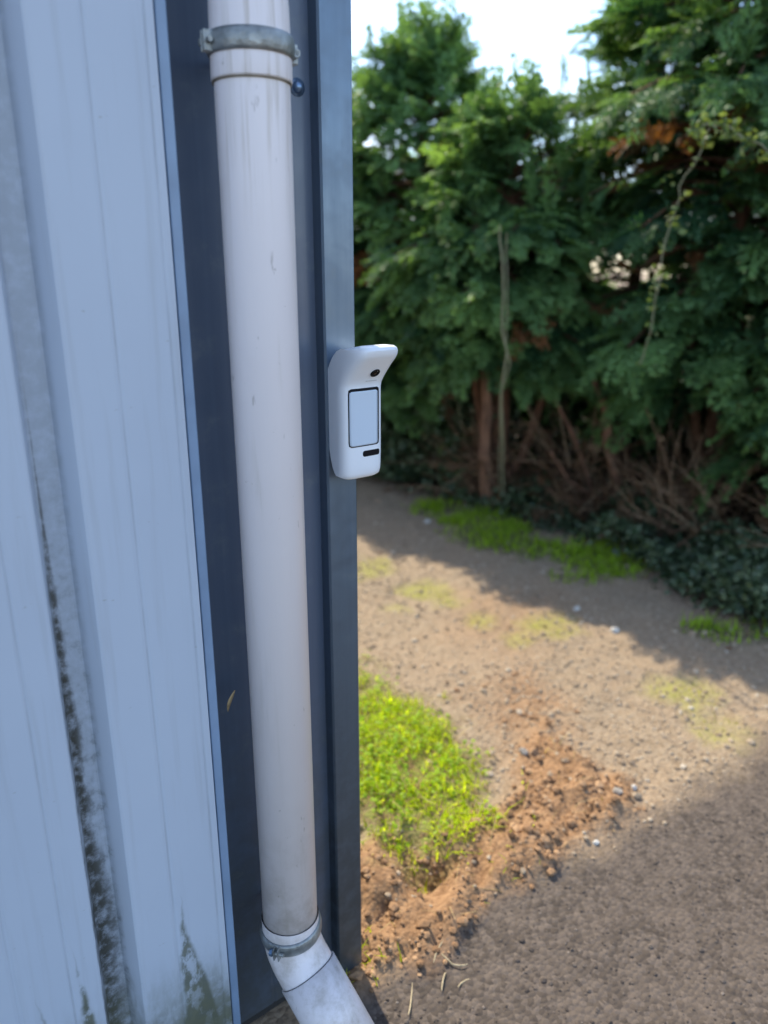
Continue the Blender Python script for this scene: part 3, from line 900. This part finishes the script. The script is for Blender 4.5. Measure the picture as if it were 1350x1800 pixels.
# side profile (depth out of the wall, height), walked from back bottom round the front to back top
PROF = [(0.000, 0.050), (0.0025, 0.040), (0.007, 0.026), (0.014, 0.013), (0.023, 0.0045), (0.030, 0.001), (0.0345, 0.0035), (0.0368, 0.009),
        (0.0378, 0.018), (0.0384, 0.034), (0.0385, 0.060), (0.0385, 0.090), (0.0385, 0.118), (0.0387, 0.128), (0.0405, 0.134), (0.0460, 0.141), (0.0555, 0.151),
        (0.0655, 0.161), (0.0745, 0.169), (0.0790, 0.1745), (0.0802, 0.1795), (0.0778, 0.1830), (0.0715, 0.1850), (0.0580, 0.1848), (0.0420, 0.1810), (0.0260, 0.1735),
        (0.0120, 0.1635), (0.004, 0.156), (0.000, 0.148)]
def front_fac(u):
    """how far the shell reaches forward at u = x / half width"""
    u = min(1.0, abs(u))
    return 0.54 + 0.46 * (1 - u ** 5.0) ** (1 / 2.2)
def shell(x, d):
    return Vector((x, -d * front_fac(x / DW), 0))
NU = 41
us = [math.sin(R(90) * (2 * i / (NU - 1) - 1)) for i in range(NU)]
V, F = [], []
zc = 0.09
for u in us:
    s = front_fac(u)
    for (d, z) in PROF:
        # corners at top and bottom draw in towards the sides
        k = 1 - 0.055 * abs(u) ** 5
        V.append((u * DW, -d * s, zc + (z - zc) * k))
n = len(PROF)
for i in range(NU - 1):
    for j in range(n - 1):
        F.append((i * n + j, i * n + j + 1, (i + 1) * n + j + 1, (i + 1) * n + j))
bm = bmesh.new()
bv = [bm.verts.new(p) for p in V]
for q in F: bm.faces.new([bv[i] for i in q])
bm.faces.new([bv[j] for j in range(n)][::-1])
bm.faces.new([bv[(NU - 1) * n + j] for j in range(n)])
bm.faces.new([bv[i * n] for i in range(NU)] + [bv[i * n + n - 1] for i in range(NU - 1, -1, -1)])
housing = obj_bm('housing', bm, M_WHITE, det, smooth=True, bevel=0.0022, seg=3)
housing.modifiers.new('wn', 'WEIGHTED_NORMAL')

def prof_d(z):
    """front depth of the shell at height z (below the hood rim)"""
    fr = PROF[5:20]
    for (d0, z0), (d1, z1) in zip(fr[:-1], fr[1:]):
        if z0 <= z <= z1: return d0 + (d1 - d0) * (z - z0) / (z1 - z0)
    return fr[-1][0]
def patch(name, mat, x0, x1, z0, z1, rad, off, parent, thick, nx=14, nz=10):
    """rounded rectangle lying on the shell's front, thickened"""
    bm = bmesh.new(); rows = []
    for j in range(nz + 1):
        tz = j / nz; z = z0 + (z1 - z0) * (0.5 - 0.5 * math.cos(math.pi * tz))
        ed = min(z - z0, z1 - z)
        ins = 0 if ed >= rad else rad - math.sqrt(max(0, rad * rad - (rad - ed) ** 2))
        row = []
        for i in range(nx + 1):
            x = x0 + ins + (x1 - x0 - 2 * ins) * i / nx
            p = shell(x, prof_d(z)); row.append(bm.verts.new((p.x, p.y - off, z)))
        rows.append(row)
    for a, b in zip(rows[:-1], rows[1:]):
        for i in range(nx): bm.faces.new((a[i], a[i + 1], b[i + 1], b[i]))
    o = obj_bm(name, bm, mat, parent, smooth=True)
    m = solid(o, thick, -1.0)
    return o
gasket_shade = patch('window_gasket_shade', M_BLACK, -0.0268, 0.0240, 0.0475, 0.1270, 0.004, 0.0004, det, 0.002)  # black margin widened at top and right to paint the recess shadow
patch('sensor_window', M_LENS, -0.0256, 0.0208, 0.0490, 0.1232, 0.003, 0.0010, det, 0.002)
patch('sensor_slot', M_BLACK, -0.0045, 0.0250, 0.0325, 0.0408, 0.0032, 0.0004, det, 0.002)
patch('printed_mark', M_MARK, -0.002, 0.0165, 0.1362, 0.1370, 0.0003, 0.0001, det, 0.0006)
# camera eye under the hood
zc_ = 0.1480; p = shell(0.006, prof_d(zc_))
eye = empty_loc = Vector((0.006, p.y, zc_))
nrm = Vector((0, -1, -0.90)).normalized()
Mq = Matrix.Translation(eye + nrm * 0.0010) @ nrm.to_track_quat('Z', 'Y').to_matrix().to_4x4()
v, f = ring_lathe([(0.0001, -0.001), (0.0042, -0.001), (0.0048, 0.0004), (0.0062, 0.0008), (0.0070, 0.0002), (0.0070, -0.003)], 28)
eo = mesh_np('camera_eye', np.array(v), np.array(f), M_BLACK, det, True); eo.matrix_local = Mq
bm = bmesh.new(); bmesh.ops.create_uvsphere(bm, u_segments=20, v_segments=10, radius=0.0038)
for vv in bm.verts: vv.co.z = vv.co.z * 0.3 - 0.0008
lo = obj_bm('lens', bm, M_GLASS, eo, smooth=True)
# mounting plate between shell and post
bm = bmesh.new(); add_box(bm, -0.030, 0.030, -0.0015, 0.0004, 0.046, 0.145)
obj_bm('mounting_plate', bm, M_WHITE, det, bevel=0.0008)

# ================================================================== HEDGE
M_BARK = tint_mat('cypress_bark', [(0.08, 0.05, 0.035), (0.26, 0.13, 0.08), (0.38, 0.21, 0.135)], bump=0.9, bscale=40)
q_ = NB(M_BARK); b_ = M_BARK.node_tree.nodes['Principled BSDF']
tc_ = q_.n.new('ShaderNodeTexCoord')
src_ = b_.inputs['Base Color'].links[0].from_socket
q_.l.new(q_.mix(q_.ramp(q_.noise(tc_.outputs['Object'], 1.0, 5, 0.65, (70, 70, 9)), 0.35, 0.65, 0.0, 0.75), src_, (0.045, 0.03, 0.024)), b_.inputs['Base Color'])
M_TWIG = tint_mat('dry_twig', [(0.10, 0.06, 0.04), (0.26, 0.16, 0.10), (0.42, 0.30, 0.19)])
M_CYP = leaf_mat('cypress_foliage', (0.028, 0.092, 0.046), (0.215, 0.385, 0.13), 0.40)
M_IVY = leaf_mat('ivy_leaf', (0.03, 0.065, 0.03), (0.14, 0.19, 0.10), 0.15, 0.35, 0.5)
M_DEAD = leaf_mat('dead_frond', (0.07, 0.04, 0.022), (0.19, 0.11, 0.06), 0.2)

M_RUST = leaf_mat('rusty_frond', (0.12, 0.055, 0.025), (0.34, 0.16, 0.07), 0.3)
def at(px, py, f):
    """point at ground distance f ahead, on the photograph's ray"""
    r, d = (px - 675) / 1350.0, (py - 900) / 1350.0
    fh = math.cos(PITCH) - d * math.sin(PITCH); drop = math.sin(PITCH) + d * math.cos(PITCH)
    t = f / fh
    return W(r * t, f, CAM.z - drop * t)
def seg_dist(p, a, b):
    e = b - a; t = max(0, min(1, (p - a).dot(e) / e.dot(e)))
    return (p - a - e * t).length
# thin spots in the foliage where the light comes through
GAPS = [(at(1062, 462, 2.8), at(1062, 462, 7.0), 0.17), (at(1120, 478, 2.6), at(1120, 478, 7.0), 0.13), (at(1180, 470, 2.6), at(1180, 470, 7), 0.09),
        (at(722, 380, 3.6), at(722, 380, 7), 0.05), (at(775, 355, 3.6), at(775, 355, 7), 0.035), (at(940, 300, 2.9), at(940, 300, 4.2), 0.16), (at(1000, 325, 2.9), at(1000, 325, 4.2), 0.15)]
def spray_template(seed):
    """flat fern-like cypress spray, axis +X, length 1, plane XY, drooping tip"""
    g = np.random.default_rng(seed)
    V, F, T = [], [], []
    def quad(p, d, L, w, tt):
        d = d / np.linalg.norm(d); sv = np.array([-d[1], d[0], 0]) * w
        o = len(V); m = p + d * L * 0.5
        V.extend([p, m + sv, p + d * L, m - sv]); T.extend([tt] * 4)
        F.append((o, o + 1, o + 2, o + 3))
    N = 6
    for i in range(N):
        t = (i + 0.5) / N
        for sd_ in (-1, 1):
            if g.random() < 0.06: continue
            L = (0.36 * (1 - t) ** 0.8 + 0.10) * g.uniform(0.75, 1.2)
            a = sd_ * R(g.uniform(30, 48))
            p = np.array([t * 0.92, 0, 0]); d = np.array([math.cos(a), math.sin(a), 0])
            quad(p, d, L, 0.030, t)
            for s2 in (-1, 1):
                a2 = a + s2 * R(g.uniform(30, 46))
                quad(p + d * L * g.uniform(0.3, 0.55), np.array([math.cos(a2), math.sin(a2), 0]), L * 0.42 + 0.03, 0.025, min(1, t + 0.2))
    quad(np.array([0, 0, 0.]), np.array([1, 0, 0.]), 1.0, 0.03, 0.6)
    V = np.array(V, float)
    V[:, 2] = -0.22 * V[:, 0] ** 2 - 0.25 * V[:, 1] ** 2 + g.normal(0, 0.025, len(V))
    return V, np.array(F), np.zeros((0, 3), int), np.array(T)
SPRAYS = [spray_template(s) for s in range(4)]

def build_sprays(name, mat, P, D, N, S, tint, parent):
    """P pos, D axis dir, N approx normal, S size: arrays"""
    D = D / np.linalg.norm(D, axis=1)[:, None]
    Yv = np.cross(N, D); Yv /= np.linalg.norm(Yv, axis=1)[:, None] + 1e-9
    Zv = np.cross(D, Yv)
    which = rng.integers(0, len(SPRAYS), len(P))
    VV, QQ, TT, TN, off = [], [], [], [], 0
    for k, (tv, q, t3, tt) in enumerate(SPRAYS):
        ix = np.where(which == k)[0]
        if not len(ix): continue
        s = S[ix][:, None, None]
        v = (tv[None, :, 0:1] * D[ix][:, None, :] + tv[None, :, 1:2] * Yv[ix][:, None, :] + tv[None, :, 2:3] * Zv[ix][:, None, :]) * s + P[ix][:, None, :]
        VV.append(v.reshape(-1, 3))
        b = (np.arange(len(ix)) * len(tv))[:, None, None] + off
        QQ.append((q[None] + b).reshape(-1, 4)); TT.append((t3[None] + b).reshape(-1, 3))
        TN.append(np.clip(tint[ix][:, None] + (tt[None] - 0.5) * 0.28, 0, 1).ravel())
        off += len(ix) * len(tv)
    o = mesh_np(name, np.concatenate(VV), [np.concatenate(QQ), np.concatenate(TT)], mat, parent, smooth=False, tint=np.concatenate(TN))
    return o

def cypress(r, f, H, rad, low, label, seed, nb=80, lean=(0, 0), front_low=None, trunk_r=0.06, dens=31, bright=0.0):
    g = np.random.default_rng(seed)
    base = W(r, f, 0)
    t = empty('cypress_tree', base)
    tag(t, label, 'tree', 'cypress trees of the hedge')
    # trunk
    tb = Tubes()
    P = []
    for k in range(9):
        u = k / 8
        P.append(Vector((lean[0] * u + g.normal(0, 0.02) * u, lean[1] * u + g.normal(0, 0.02) * u, -0.05 + (H * 0.9 + 0.05) * u)))
    tb.add(P, [trunk_r * (1.45 if k == 0 else 1.0) * (1 - 0.85 * k / 8) for k in range(9)], 9, 0.55)
    # a second stem, low limbs
    for k in range(3):
        a = g.uniform(0, 6.28); z0 = g.uniform(0.05, 0.4)
        q = Vector((math.cos(a), math.sin(a), 0))
        tb.add([Vector((0, 0, z0)), Vector((0, 0, z0 + 0.15)) + q * 0.12, Vector((0, 0, z0 + 0.6)) + q * 0.25, Vector((0, 0, z0 + 1.1)) + q * 0.3], [trunk_r * 0.5, trunk_r * 0.45, trunk_r * 0.3, 0.008], 6, g.uniform(0.3, 0.8))
    tb.build('trunk', M_BARK, t)
    br = Tubes()
    PP, DD, NN, SS, TT = [], [], [], [], []
    dP, dD, dN, dS, dT = [], [], [], [], []
    to_cam = Vector((CAM.x - base.x, CAM.y - base.y, 0)).normalized()
    for k in range(nb):
        u = (k + g.random()) / nb
        z0 = low * 0.8 + (H * 0.97 - low * 0.8) * u
        a = k * 2.39996 + g.uniform(-0.4, 0.4)
        q = Vector((math.cos(a), math.sin(a), 0))
        facing = q.dot(to_cam)
        uu = (z0 - low) / (H - low)
        prof = (0.72 + 0.5 * uu) if uu < 0.4 else 0.92 * max(0.02, (1 - (uu - 0.4) / 0.62)) ** 0.75
        L = rad * prof * g.uniform(0.75, 1.18)
        rise = g.uniform(0.15, 0.55) + 1.1 * max(0, uu - 0.55)
        ax = P[min(8, int(z0 / (H * 0.9) * 8))]
        o = Vector((ax.x, ax.y, z0))
        pts = []
        for j in range(6):
            s = j / 5
            pts.append(o + q * (L * s) + Vector((0, 0, L * (rise * s - 0.45 * s * s * (1 - min(1, max(0, uu - 0.3)))))) + Vector((g.normal(0, 0.015), g.normal(0, 0.015), 0)) * s)
        br.add(pts, [0.013 * (1 - 0.75 * j / 5) for j in range(6)], 4, g.uniform(0.2, 0.7))
        side = Vector((-q.y, q.x, 0))
        dead_branch = g.random() < 0.04; bough = g.normal(0.04, 0.16)
        nsp = max(5, int(dens * (0.45 + L / rad * 0.6)))
        for j in range(nsp):
            s = 0.30 + 0.72 * (j + g.random()) / nsp
            s = min(s, 1.0)
            i = min(4, int(s * 5)); fr = s * 5 - i
            p = pts[i].lerp(pts[i + 1], fr)
            tang = (pts[i + 1] - pts[i]).normalized()
            sg = 1 if j % 2 else -1
            lat = g.random() ** 0.8 * 0.42 * L * (1.12 - s)
            p = p + side * (sg * lat) + Vector((0, 0, -0.25 * lat)) + tang * (lat * 0.45)
            d = tang * g.uniform(0.5, 1.0) + side * sg * g.uniform(0.1, 0.95) * (1.05 - 0.5 * s) + Vector((0, 0, g.uniform(-0.45, 0.35) + 0.5 * max(0, uu - 0.4)))
            wp = p + base
            if any(seg_dist(wp, a_, b_) < r_g and g.random() < 0.93 for a_, b_, r_g in GAPS): continue
            if dead_branch:
                dP.append(p); dD.append(d); dN.append(Vector(g.normal(0, 1, 3))); dS.append(g.uniform(0.08, 0.18)); dT.append(g.random())
                continue
            PP.append(base_off(p)); DD.append(d)
            nv = Vector((0, 0, 1.0)) + q * g.uniform(0.0, 1.0) + Vector(g.normal(0, 0.35, 3))
            NN.append(nv)
            SS.append(g.uniform(0.12, 0.24) * (0.85 + 0.3 * (1 - uu)))
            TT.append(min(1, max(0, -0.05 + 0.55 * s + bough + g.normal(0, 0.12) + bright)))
        if uu > 0.45:      # wispy ascending tip
            PP.append(pts[4]); DD.append(Vector((0, 0, 1.0)) + q * g.uniform(0.0, 0.5)); NN.append(q + Vector(g.normal(0, 0.4, 3)))
            SS.append(g.uniform(0.18, 0.32)); TT.append(g.uniform(0.3, 0.9))
    # leader
    for j in range(14):
        z0 = H * (0.80 + 0.2 * j / 14)
        a = g.uniform(0, 6.28); q = Vector((math.cos(a), math.sin(a), 0))
        PP.append(Vector((P[8].x, P[8].y, z0))); DD.append(q * 0.45 + Vector((0, 0, 1))); NN.append(q); SS.append(g.uniform(0.12, 0.22)); TT.append(g.uniform(0.3, 0.8))
    br.build('branches', M_BARK, t)
    arr = lambda x: np.array([list(v) for v in x])
    if dP: build_sprays('dead_fronds', M_RUST, arr(dP), arr(dD), arr(dN), np.array(dS), np.array(dT), t)
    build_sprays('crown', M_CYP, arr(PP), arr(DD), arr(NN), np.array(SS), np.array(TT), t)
    return t
def base_off(p): return Vector(p)

TREES = [
    # r, f, H, rad, low, label
    (-1.35, 6.2, 2.25, 0.80, 0.35, 'farthest cypress of the hedge, mostly hidden behind the corner post', 1),
    (-0.45, 5.35, 2.22, 0.76, 0.40, 'cypress whose top rises just right of the corner post', 2),
    (0.22, 4.75, 2.36, 0.72, 0.62, 'cypress with feathery top against the white sky, second from the post', 3),
    (0.62, 4.05, 1.86, 0.62, 0.92, 'low topped cypress with bare reddish trunk behind the pale climbing stems', 4),
    (1.40, 4.45, 2.6, 0.62, 0.90, 'cypress with leaning bare trunk under the bright gap in the hedge', 5),
    (1.62, 3.70, 3.4, 0.85, 0.72, 'tall cypress with yellow green sunlit top, right of the sky gap', 6),
    (2.15, 3.15, 3.6, 0.85, 0.62, 'tall cypress at the right edge with fronds hanging lowest', 7),
    (2.85, 2.55, 3.6, 0.85, 0.55, 'cypress cut off by the right edge of the picture', 8),
]
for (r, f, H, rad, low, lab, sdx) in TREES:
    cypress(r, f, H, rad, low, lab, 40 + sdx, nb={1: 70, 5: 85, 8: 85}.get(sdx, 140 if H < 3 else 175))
# a second, low branched row closes the hedge behind
for (r, f, H, lab, sdx) in [(0.45, 5.45, 1.95, 'low branched cypress in the back row behind the feathery top', 21),
                            (1.10, 5.2, 1.75, 'low branched cypress in the back row behind the dark hollow', 22),
                            (1.95, 4.75, 2.2, 'low branched cypress in the back row behind the leaning trunk', 23),
                            (2.6, 4.1, 2.6, 'low branched cypress in the back row behind the tall right trees', 24)]:
    cypress(r, f, H, 0.62, 0.12, lab, 40 + sdx, nb=75, dens=18)

# dark ivy and undergrowth along the hedge foot
def hedge_line(t):
    """t in metres-ish along the hedge front, returns (r, f)"""
    P = HEDGE
    x = np.clip(t, 0, 0.9999) * (len(P) - 1); i = x.astype(int); w = x - i
    A = np.array(P)
    return A[i] * (1 - w)[:, None] + A[i + 1] * w[:, None]
def ivy(name, label, n, t0, t1, depth0, depth1, hmax, size, seed):
    g = np.random.default_rng(seed)
    t = g.uniform(t0, t1, n)
    c = hedge_line(t)
    d = depth0 + (depth1 - depth0) * g.random(n)
    r = c[:, 0] + d * 0.74 + g.normal(0, 0.03, n); f = c[:, 1] + d * 0.67 + g.normal(0, 0.03, n)
    prof = hmax * np.clip(fbm(r * 5, f * 5, seed, 3) * 2.0 - 0.45, 0.03, 1)
    z = height(r, f) + prof * g.random(n) ** 0.7
    X, Y = to_world(r, f)
    leaf_clumps(name, M_IVY, np.stack([X, Y, z], 1), g.uniform(*size, n), 0.5, np.clip(g.normal(0.45, 0.25, n), 0, 1), label, 'ivy')
ivy('ivy', 'dark ivy covering the hedge foot just right of the corner post', 13000, 0.086, 0.287, -0.06, 0.45, 0.95, (0.025, 0.055), 301)
ivy('ground_ivy', 'low dark ivy and ground cover along the base of the hedge', 14000, 0.26, 0.92, -0.08, 0.65, 0.20, (0.018, 0.042), 302)

ivy('undergrowth', 'dark leafy undergrowth closing the hedge behind the bare trunks', 9000, 0.20, 0.98, 1.0, 1.7, 1.05, (0.04, 0.09), 303)

# leaf litter
r_, f_ = sample(9000, -0.6, 2.6, 2.0, 6.0, lambda r, f, z: np.clip(z['litter'] + 0.012, 0, 1) * 0.6)
X, Y = to_world(r_, f_)
M_LIT = tint_mat('litter_leaf', [(0.05, 0.03, 0.02), (0.17, 0.09, 0.05), (0.34, 0.20, 0.11)])
leaf_clumps('leaf_litter', M_LIT, np.stack([X, Y, height(r_, f_) + 0.006], 1), rng.uniform(0.012, 0.034, len(r_)), 0.85, rng.random(len(r_)), 'brown fallen leaves and needles under the hedge', 'leaf litter')

# dry brush: tangles of dead twigs under the fronds
def brush(r, f, n, spread, h, label, seed, dead=True):
    g = np.random.default_rng(seed)
    base = W(r, f, 0)
    t = empty('dry_bush', base); tag(t, label, 'bush', 'dry bushes under the hedge')
    tb = Tubes(); PP, DD, NN, SS, TT = [], [], [], [], []
    for k in range(n):
        a = g.uniform(0, 6.28); q = Vector((math.cos(a), math.sin(a), 0))
        o = q * g.uniform(0, spread * 0.6); o.z = g.uniform(-0.02, h * 0.55)
        d = Vector((g.normal(0, 0.6), g.normal(0, 0.6), g.uniform(-0.15, 1.0))).normalized()
        L = g.uniform(0.12, 0.42) * (h / 0.5); bend = Vector(g.normal(0, 0.35, 3))
        pts = [o + d * L * s + bend * (L * s * s * 0.6) for s in (0, 0.3, 0.6, 1.0)]
        w = g.uniform(0.0015, 0.0055)
        tb.add(pts, [w, w * 0.85, w * 0.65, w * 0.3], 4, g.random())
        for s in (1, 2):
            if g.random() < 0.7:
                d2 = (d + Vector(g.normal(0, 0.7, 3))).normalized()
                tb.add([pts[s], pts[s] + d2 * L * 0.25, pts[s] + d2 * L * 0.4 + bend * L * 0.15], [w * 0.5, w * 0.4, w * 0.2], 3, g.random())
            if dead and g.random() < 0.35:
                PP.append(pts[s + 1]); DD.append(d + Vector(g.normal(0, 0.5, 3))); NN.append(Vector(g.normal(0, 1, 3))); SS.append(g.uniform(0.05, 0.10)); TT.append(g.random() * 0.8)
    tb.build('twigs', M_TWIG, t)
    if PP:
        arr = lambda x: np.array([list(v) for v in x])
        build_sprays('dead_fronds', M_DEAD, arr(PP), arr(DD), arr(NN), np.array(SS), np.array(TT), t)
brush(0.52, 3.95, 110, 0.22, 0.55, 'reddish dry bush at the foot of the bare trunk behind the climbing stems', 501)
brush(1.02, 3.80, 90, 0.35, 0.55, 'sparse dry twigs in the dark hollow between the two bare trunks', 502)
brush(1.36, 3.30, 190, 0.36, 0.50, 'broad tangle of dry brown twigs under the right fronds', 503)
brush(1.85, 2.95, 190, 0.38, 0.52, 'dry brown twig tangle nearest the right edge of the picture', 504)
brush(0.95, 3.62, 60, 0.2, 0.25, 'small heap of dead twigs behind the shaded weeds', 505)

# stems: climbers hanging in front of the hedge, dead limbs
M_VINE = tint_mat('pale_vine', [(0.22, 0.23, 0.14), (0.36, 0.36, 0.24)])
M_VLEAF = leaf_mat('vine_leaf', (0.09, 0.15, 0.05), (0.20, 0.28, 0.11), 0.3)
def vine(name, paths, label, cat, mat, rad, leaves=0, lsize=(0.02, 0.04)):
    base = Vector(paths[0][-1]); base.z = max(0, base.z - 0.02)
    t = empty(name, base); tag(t, label, cat)
    for pts in paths:
        # resample with a little wander
        tb = Tubes(); P = []
        for a, b in zip(pts[:-1], pts[1:]):
            for s in (0, 0.25, 0.5, 0.75): P.append(Vector(a).lerp(Vector(b), s) + Vector(np.random.default_rng(len(P) + 5).normal(0, 0.005, 3)))
        P.append(Vector(pts[-1]))
        tb.add([p - base for p in P], [rad * (0.6 + 0.4 * i / len(P)) for i in range(len(P))], 6, 0.5)
        tb.build('stem', mat, t)
        if leaves:
            ix = rng.integers(0, len(P) - 1, leaves)
            Q = np.array([list(P[i].lerp(P[i + 1], rng.random()) - base) for i in ix]) + rng.normal(0, 0.018, (leaves, 3))
            leaf_clumps('leaves', M_VLEAF, Q, rng.uniform(*lsize, leaves), 0.3, rng.random(leaves), parent=t, kind=None)
vine('climbing_stem', [[at(878, 395, 3.22), at(886, 480, 3.24), at(884, 620, 3.30), at(882, 740, 3.45), at(888, 893, 3.85)]],
     'pale straight climber stem standing in front of the bare trunk', 'vine', M_VINE, 0.0055)
vine('climbing_stem', [[at(890, 410, 3.24), at(893, 520, 3.26), at(890, 640, 3.33), at(878, 720, 3.48), at(880, 890, 3.85)]],
     'thinner twin stem twisting beside the pale climber', 'vine', M_VINE, 0.004)
vine('leafy_creeper', [[at(1245, 225, 2.75), at(1230, 270, 2.75), at(1185, 350, 2.8), at(1160, 480, 2.85), at(1150, 560, 2.9), at(1125, 640, 3.0)]],
     'thin creeper with pale leaves hanging down the right of the hedge', 'vine', M_VINE, 0.003, leaves=70, lsize=(0.015, 0.035))
vine('bramble_shoot', [[at(1370, 265, 2.5), at(1310, 240, 2.55), at(1265, 215, 2.6), at(1225, 225, 2.65)]],
     'pale bramble shoot reaching in from the right edge', 'vine', M_VINE, 0.004, leaves=60, lsize=(0.018, 0.04))
def limb(pts, rads, label, tint=0.6):
    base = Vector(pts[-1]); tb = Tubes(); tb.add([Vector(p) - base for p in pts], rads, 7, tint)
    o = tb.build('dead_limb', M_BARK); o.location = base
    tag(o, label, 'branch', 'bare limbs under the hedge')
limb([at(1040, 660, 3.6), at(1066, 720, 3.6), at(1068, 780, 3.6), at(1085, 850, 3.62), at(1075, 905, 3.7)], [0.012, 0.024, 0.024, 0.022, 0.026], 'reddish bare limb bent like a bow under the bright gap', 0.8)
limb([at(960, 670, 3.7), at(985, 720, 3.7), at(1010, 770, 3.7), at(1030, 830, 3.72), at(1050, 890, 3.75)], [0.008, 0.011, 0.011, 0.010, 0.010], 'thin bare limb slanting down in the dark hollow', 0.7)
limb([at(965, 790, 3.65), at(1000, 845, 3.65), at(1040, 870, 3.65), at(1085, 885, 3.65)], [0.008, 0.010, 0.009, 0.008], 'thin broken limb lying low across the hollow', 0.6)
limb([at(852, 640, 3.8), at(856, 720, 3.8), at(850, 800, 3.82), at(858, 885, 3.88)], [0.024, 0.030, 0.032, 0.044], 'reddish shaggy bare trunk left of the climbing stems', 0.85)
